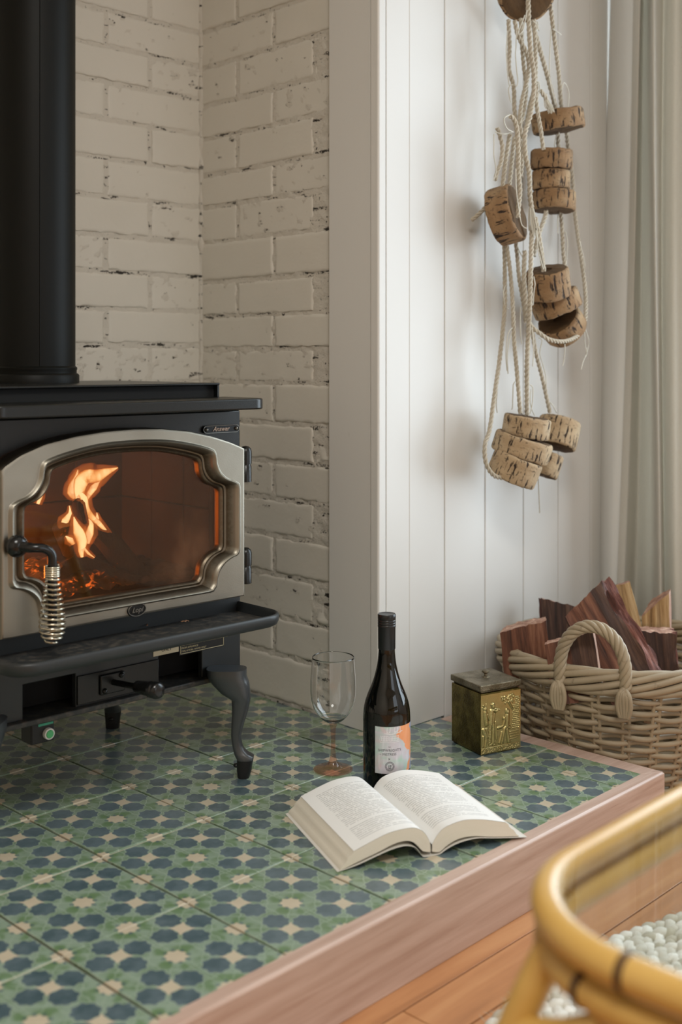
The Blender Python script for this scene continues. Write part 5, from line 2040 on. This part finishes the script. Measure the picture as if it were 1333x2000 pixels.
def split_log(u0, v0, d0, u1, v1, d1, poly, label, mats, top=(0.0, 0.0), rough=0.003, twist=0.0, taper=1.0, seed=0.0, keys=None):
    """poly: cross-section corners (to the right, away from the viewer) in metres; mats[i] covers the side from corner i to i+1"""
    a, b = atD(u0, v0, d0), atD(u1, v1, d1)
    wv = (b - a).normalized()
    r = (RIGHT - wv * RIGHT.dot(wv)).normalized()
    f = wv.cross(r)
    if f.dot(FWD) < 0:
        f = -f
    L = (b - a).length
    per, mid = [], []
    for i in range(len(poly)):
        p, q = Vector(poly[i]), Vector(poly[(i + 1) % len(poly)])
        k = max(2, int((q - p).length / 0.006))
        for j in range(k):
            per.append(p.lerp(q, j / k))
            mid.append(mats[i])
    nh = max(6, int(L / 0.010))
    n = len(per)
    cx = sum((p.x for p in per)) / n
    cy = sum((p.y for p in per)) / n
    mb = MB()
    rows = []
    for j in range(nh + 1):
        t = j / nh
        row = []
        for i, p in enumerate(per):
            dx, dy = p.x - cx, p.y - cy
            sc = 1 + (taper - 1) * t
            x, y = cx + dx * sc, cy + dy * sc
            q = Vector((x * 60 + seed, y * 60, t * L * 7))
            rr = rough * (1.0 * noise.noise(q) + 0.8 * noise.noise(q * 2.7)) * (4.0 if mid[i] == 'bark' else 1.0)
            l = max(math.hypot(dx, dy), 1e-4)
            x, y = x + dx / l * rr, y + dy / l * rr
            h = t * L + (top[0] * x + top[1] * y) * t + (0.004 * noise.noise(q * 1.6) if j == nh else 0)
            row.append(a + r * x + f * y + wv * h)
        rows.append(row)
    keys = sorted(set(mats + ['endwood']))
    mb.grid(lambda i, j: rows[j][i], n, nh + 1, closed_u=True)
    mb.m = []
    for j in range(nh):
        mb.m += [keys.index(mid[i]) for i in range(n)]
    mb.f.append(tuple(range(n)))
    ct = len(mb.v)
    mb.v.append(sum(rows[-1], Vector()) / n)
    base = nh * n
    mb.m.append(keys.index('endwood'))
    for i in range(n):
        mb.f.append((base + i, base + (i + 1) % n, ct))
        mb.m.append(keys.index('endwood'))
    o = mb.build('firewood_log', [M[k] for k in keys], smooth=38, origin=a)
    # stand the grain along the log: rotate the object frame so that local z follows the log
    R_ = UP.rotation_difference(wv).to_matrix()
    me = o.data
    inv = R_.inverted()
    for v in me.vertices:
        v.co = inv @ v.co
    o.rotation_euler = R_.to_euler()
    return tag(o, label, 'log', 'split firewood logs in the basket')


split_log(1036, 1345, 2.47, 1024, 1222, 2.48, [(-0.052, 0), (0.046, -0.018), (0.056, 0.045), (-0.03, 0.06)], 'reddish brown block at the left of the basket, its end blackened', ['redwood', 'darkwood', 'darkwood', 'redwood'], top=(0.16, 0.0), seed=1)
split_log(1108, 1345, 2.64, 1096, 1178, 2.68, [(-0.046, 0), (0.05, -0.012), (0.056, 0.05), (-0.04, 0.05)], 'dark brown split log standing at the back left of the basket', ['darkwood', 'darkwood', 'bark', 'bark'], top=(-0.28, 0), seed=5)
split_log(1136, 1372, 2.345, 1115, 1245, 2.37, [(-0.052, 0.012), (-0.004, 0.0), (0.045, -0.012), (0.052, 0.006), (0.03, 0.05), (-0.04, 0.05)], 'small squared log seen through the basket handle, with a pale cut edge', ['redwood', 'darkwood', 'endwood', 'redwood', 'redwood', 'redwood'], top=(0.13, 0), seed=9)
split_log(1256, 1350, 2.42, 1152, 1160, 2.52, [(-0.068, 0.01), (0.0, -0.014), (0.03, -0.020), (0.058, 0.006), (0.05, 0.06), (-0.05, 0.07)], 'largest log, leaning across the basket with a purplish bark ridge', ['redwood', 'darkwood', 'bark', 'bark', 'bark', 'redwood'], top=(0.30, 0), rough=0.0042, seed=13)
split_log(1256, 1310, 2.60, 1211, 1142, 2.64, [(-0.028, 0.0), (0.022, -0.010), (0.028, 0.03), (-0.024, 0.04)], 'tan yellow split log behind the largest leaning log', ['tanwood', 'tanwood', 'tanwood', 'tanwood'], top=(0.12, 0), seed=17)
split_log(1290, 1330, 2.62, 1284, 1178, 2.63, [(-0.036, 0.0), (0.026, -0.006), (0.034, 0.012), (0.0, 0.05)], 'pale pointed log at the right back of the basket', ['tanwood', 'endwood', 'tanwood', 'tanwood'], top=(0.85, 0), seed=21)
split_log(1294, 1352, 2.545, 1287, 1234, 2.56, [(-0.037, 0.0), (0.033, -0.012), (0.039, 0.05), (-0.03, 0.055)], 'short dark red block at the right of the basket before the pale pointed log', ['darkwood', 'bark', 'darkwood', 'redwood'], top=(-0.05, 0.1), seed=25)
# ================================================================== CURTAIN
# columns of the hanging cloth: (column at the top, column at the foot in the photograph's frame, distance of the cloth along x)
CW = [(1240, 1207, 2.492), (1247, 1212, 2.490), (1254, 1217, 2.490), (1257, 1226, 2.530), (1262, 1240, 2.575), (1270, 1262, 2.540), (1280, 1284, 2.490), (1288, 1292, 2.512), (1297, 1298, 2.550), (1306, 1308, 2.530),
      (1318, 1322, 2.518), (1330, 1338, 2.540), (1342, 1352, 2.575), (1356, 1366, 2.555), (1372, 1380, 2.53)]
ZT_, ZF_ = 2.42, 0.015
cur = thing('curtain', 'grey green linen curtain hanging in soft folds at the side window', 'curtain', (2.53, 1.5, 0.0))


def curtain_grid(cols, mb, thick=0.0018):
    nz_ = 40
    rows = []
    for j in range(nz_):
        t = j / (nz_ - 1)
        z = ZT_ + (ZF_ - ZT_) * t
        cp = []
        for (ua, ub, X) in cols:
            # heights of frame rows 0 and 1130 at this depth
            p0, p1 = atX(ua, 0, X), atX(ub, 1130, X)
            k = (z - p0.z) / (p1.z - p0.z)
            k = min(max(k, -0.35), 1.28)
            y = p0.y + (p1.y - p0.y) * k
            cp.append(Vector((X + 0.010 * math.sin(z * 2.3 + ua * 0.05), y, z)))
        rows.append(smooth_path(cp, 0.01) if False else cp)
    fine = []
    for cp in rows:
        out = []
        n = len(cp)
        for i in range(n - 1):
            a, b, c, d = cp[max(i - 1, 0)], cp[i], cp[i + 1], cp[min(i + 2, n - 1)]
            for q in range(7):
                t = q / 7
                out.append(0.5 * ((2 * b) + (c - a) * t + (2 * a - 5 * b + 4 * c - d) * t * t + (3 * b - a - 3 * c + d) * t ** 3))
        out.append(cp[-1])
        fine.append(out)
    n = len(fine[0])
    mb.grid(lambda i, j: fine[j][i], n, nz_)
    return mb


# the rest of the curtain, gathered in even folds beyond the frame
last = atX(1372, 500, 2.49)
ext = []
cols = list(CW)
for k in range(1, 1):
    y = last.y - k * 0.022
    X = 2.49 + 0.08 * (0.5 - 0.5 * math.cos(k * math.pi / 2.0 * 1.0))
    # frame column of that point, so that it continues the same list
    dd = X * ST + y * CT
    ss = X * CT - y * ST
    uu = CX + FPX * ss / dd
    cols.append((uu, uu + 6, X))
mb = curtain_grid(cols[2:], MB())
o = mb.build('drape', M['curtain'], parent=cur, smooth=180, recalc=False)
s = o.modifiers.new('thickness', 'SOLIDIFY')
s.thickness = 0.0016
s.offset = 0
mb = curtain_grid(cols[:3], MB())
o = mb.build('hem', M['curtain'], parent=cur, smooth=180, recalc=False)
s = o.modifiers.new('thickness', 'SOLIDIFY')
s.thickness = 0.005
s.offset = 0
mb = curtain_grid([(1190, 1171, 2.585), (1204, 1181, 2.545), (1222, 1194, 2.508), (1242, 1209, 2.496)], MB())
o = mb.build('lining', M['lining'], parent=cur, smooth=180, recalc=False)
o['label'] = 'pale lining of the curtain showing beside the hem'
s = o.modifiers.new('thickness', 'SOLIDIFY')
s.thickness = 0.0014
s.offset = 0
rod = MB().tube([(2.53, -0.2, 2.43), (2.53, 1.67, 2.43)], 0.014, 16)
tag(rod.build('curtain_rod', M['iron'], smooth=50), 'dark curtain rod above the side window carrying the linen curtain', 'curtain rod')

# ================================================================== RATTAN COFFEE TABLE IN THE FOREGROUND
ZR = HT + 0.322
tc = Vector((1.22, 0.18, 0))
table = thing('coffee_table', 'honey coloured rattan coffee table with rounded corner and glass top, blurred in the foreground', 'table', tc)
RP = 0.0142
RX0, RX1, RY0, RY1, RC = 0.760, 1.72, -0.26, 0.616, 0.135


def rail(z, d, n=10):
    """rounded rectangle of the rail at inset d, in hearth-aligned directions"""
    out = []
    for (cx, cy, a0) in ((RX0 + RC, RY1 - RC, 90), (RX0 + RC, RY0 + RC, 180), (RX1 - RC, RY0 + RC, 270), (RX1 - RC, RY1 - RC, 0)):
        for k in range(n + 1):
            a = math.radians(a0 + 90 * k / n)
            out.append(Vector((cx + (RC - d) * math.cos(a), cy + (RC - d) * math.sin(a), z)))
    c = Vector((RX0, RY1, z))
    return [c + EX * (p.x - c.x) + EY * (p.y - c.y) for p in out]


def densify(loop, step):
    out = []
    n = len(loop)
    for i in range(n):
        a, b = loop[i], loop[(i + 1) % n]
        k = max(1, int((b - a).length / step))
        out += [a.lerp(b, q / k) for q in range(k)]
    return out


up = densify(rail(ZR, 0), 0.02)
MB().tube(up, RP, 24, closed=True).build('top_rail', M['rattan'], parent=table, smooth=80)
lo = densify(rail(ZR - 0.031, 0.002), 0.02)
MB().tube(lo, RP * 0.95, 24, closed=True).build('lower_rail', M['rattan'], parent=table, smooth=80)


def ring(p, t, r, name='binding'):
    t = t.normalized()
    MB().tube([p - t * 0.0035, p - t * 0.0025, p + t * 0.0025, p + t * 0.0035], [r * 0.98, r, r, r * 0.98], 20).build(name, M['node'], parent=table, smooth=50)


def near(loop, target):
    i = min(range(len(loop)), key=lambda k: (loop[k] - target).length)
    return loop[i], loop[(i + 1) % len(loop)] - loop[i - 1]


for (u, v, lp, zz) in ((1212, 1893, up, ZR), (1156, 1930, lo, ZR - 0.031)):
    p, t = near(lp, atZ(u, v, zz))
    ring(p, t, RP + 0.0009)
for f in (0.2, 0.35, 0.5, 0.65, 0.8):
    for lp in (up, lo):
        i = int(f * len(lp))
        ring(lp[i], lp[(i + 1) % len(lp)] - lp[i - 1], RP + 0.0008)
gl = densify(rail(ZR + 0.006, RP * 0.55), 0.03)
MB().prism(gl, (0, 0, 0.006)).build('glass_top', M['tabletop'], parent=table)
# splayed legs with curved braces
cs = [(RX0 + RC * 0.30, RY1 - RC * 0.30, -1, 1), (RX0 + RC * 0.30, RY0 + RC * 0.30, -1, -1), (RX1 - RC * 0.30, RY0 + RC * 0.30, 1, -1), (RX1 - RC * 0.30, RY1 - RC * 0.30, 1, 1)]
c0 = Vector((RX0, RY1, 0))
for x, y, sx, sy in cs:
    b = c0 + EX * (x - c0.x) + EY * (y - c0.y)
    dg = (EX * sx + EY * sy).normalized()
    top = b + Vector((0, 0, ZR - 0.030))
    ft = b + dg * 0.12
    lg = smooth_path([top, top + dg * 0.035 - UP * 0.075, top + dg * 0.078 - UP * 0.20, ft + UP * 0.012, ft], 0.02)
    MB().tube(lg, RP * 1.05, 20).build('leg', M['rattan'], parent=table, smooth=60)
    s0 = top + dg * 0.031 - UP * 0.067
    for ax, sg in ((EY, -sy),):
        e0 = b + ax * (sg * 0.075) + EX * (sx * 0.036) + UP * (ZR - 0.050)
        m0 = s0.lerp(e0, 0.5) - UP * 0.006
        MB().tube(smooth_path([s0, m0, e0], 0.01), RP * 0.9, 14).build('brace', M['rattan'], parent=table, smooth=60)

# ================================================================== BRAIDED RUG
RG = F0 + EX * 0.55 - EY * 0.60
rug = thing('braided_rug', 'chunky cream braided wool rug on the floor under the rattan table', 'rug', RG)
RL = lambda a, b, z=0.0: F0 + EX * a + EY * b + Vector((0, 0, z))
A0r, A1r = -0.40, 0.95
EDGE = [(-0.5, -0.215), (-0.129, -0.153), (0.033, -0.150), (0.188, -0.160), (0.319, -0.197), (0.45, -0.262), (0.62, -0.385), (0.80, -0.56), (0.95, -0.78)]
edge = lambda a: lerp_tab(EDGE, a)[0]
pit_b, pit_a = 0.0205, 0.024


def stitch_mesh():
    mb = MB()
    pts = [Vector((-0.0165, -0.0035, 0.003)), Vector((-0.008, -0.001, 0.011)), Vector((0.0, 0.0015, 0.0135)), Vector((0.008, 0.003, 0.0105)), Vector((0.0165, 0.0045, 0.003))]
    mb.tube(smooth_path(pts, 0.006), 0.0078, 8, flat=1.25)
    n = len(mb.v) // 8
    for i in range(n):
        k = 0.62 + 0.38 * math.sin(math.pi * (i + 0.7) / (n + 0.4))
        c = sum(mb.v[i * 8:i * 8 + 8], Vector()) / 8
        for q in range(8):
            mb.v[i * 8 + q] = c + (mb.v[i * 8 + q] - c) * k
    return mb


def in_frame(p):
    d = p.dot(FWD)
    if d < 0.3:
        return False
    s = p.dot(RIGHT)
    u, v = CX + FPX * s / d, HOR - FPX * (p.z - CAMZ) / d
    return 880 < u < 1350 and v < 2020


sites = []
for r in range(38):
    a = A0r
    i = 0
    while a < A1r:
        sl = (edge(a + 0.01) - edge(a - 0.01)) / 0.02
        k = 1 / math.sqrt(1 + sl * sl)
        o_ = 0.009 + r * pit_b * 0.5
        sites.append((a + (0.5 * pit_a * k if r % 2 else 0) + o_ * sl * k * 0.6, edge(a) - o_ / k * 0.8 - o_ * 0.2, r, math.atan(sl)))
        a += pit_a * k
        i += 1
sites = [q for q in sites if not (q[1] < -0.55)]


proto = None
rest = MB()
count = 0
sm_ = stitch_mesh()
for a, b, r, sl in sites:
    p = RL(a, b, 0.001)
    ang = PHI + sl + (0.42 if r % 2 else -0.42) + random.uniform(-0.14, 0.14)
    s = random.uniform(0.9, 1.12)
    if in_frame(p) and count < 298:
        if proto is None:
            proto = sm_.build('stitch', M['rug'], smooth=80)
            o = proto
        else:
            o = proto.copy()
            COL.objects.link(o)
        o.parent = rug
        o.location = p - RG
        o.rotation_euler = (random.uniform(-0.1, 0.1), random.uniform(-0.1, 0.1), ang)
        o.scale = (s, s, s)
        count += 1
    else:
        mt = Matrix.Translation(p) @ Matrix.Rotation(ang, 4, 'Z')
        rest.add([mt @ (q * s) for q in sm_.v], sm_.f)
o = rest.build('braid', M['rug'], parent=rug, smooth=80)
o['kind'] = 'stuff'
top_ = [RL(a_, edge(a_) + 0.001) for a_ in [A0r + (A1r - A0r) * k / 24 for k in range(25)]]
L = top_ + [RL(A1r, -1.5), RL(A0r, -1.5)]
MB().prism([p + Vector((0, 0, 0.0012)) for p in L], (0, 0, 0.006)).build('backing', M['rug'], parent=rug)
mb = MB()
for k in range(130):
    a = A0r + (A1r - A0r) * random.random()
    p = RL(a, edge(a) + 0.003, 0.008)
    d = EY * random.uniform(0.004, 0.016) + EX * random.uniform(-0.008, 0.008) + Vector((0, 0, random.uniform(0.0, 0.012)))
    mb.tube([p - EY * 0.006, p + d * 0.5 + Vector((0, 0, 0.002)), p + d], 0.00025, 3)
o = mb.build('loose_fibres', M['twine'], parent=rug, smooth=80)
o['kind'] = 'stuff'
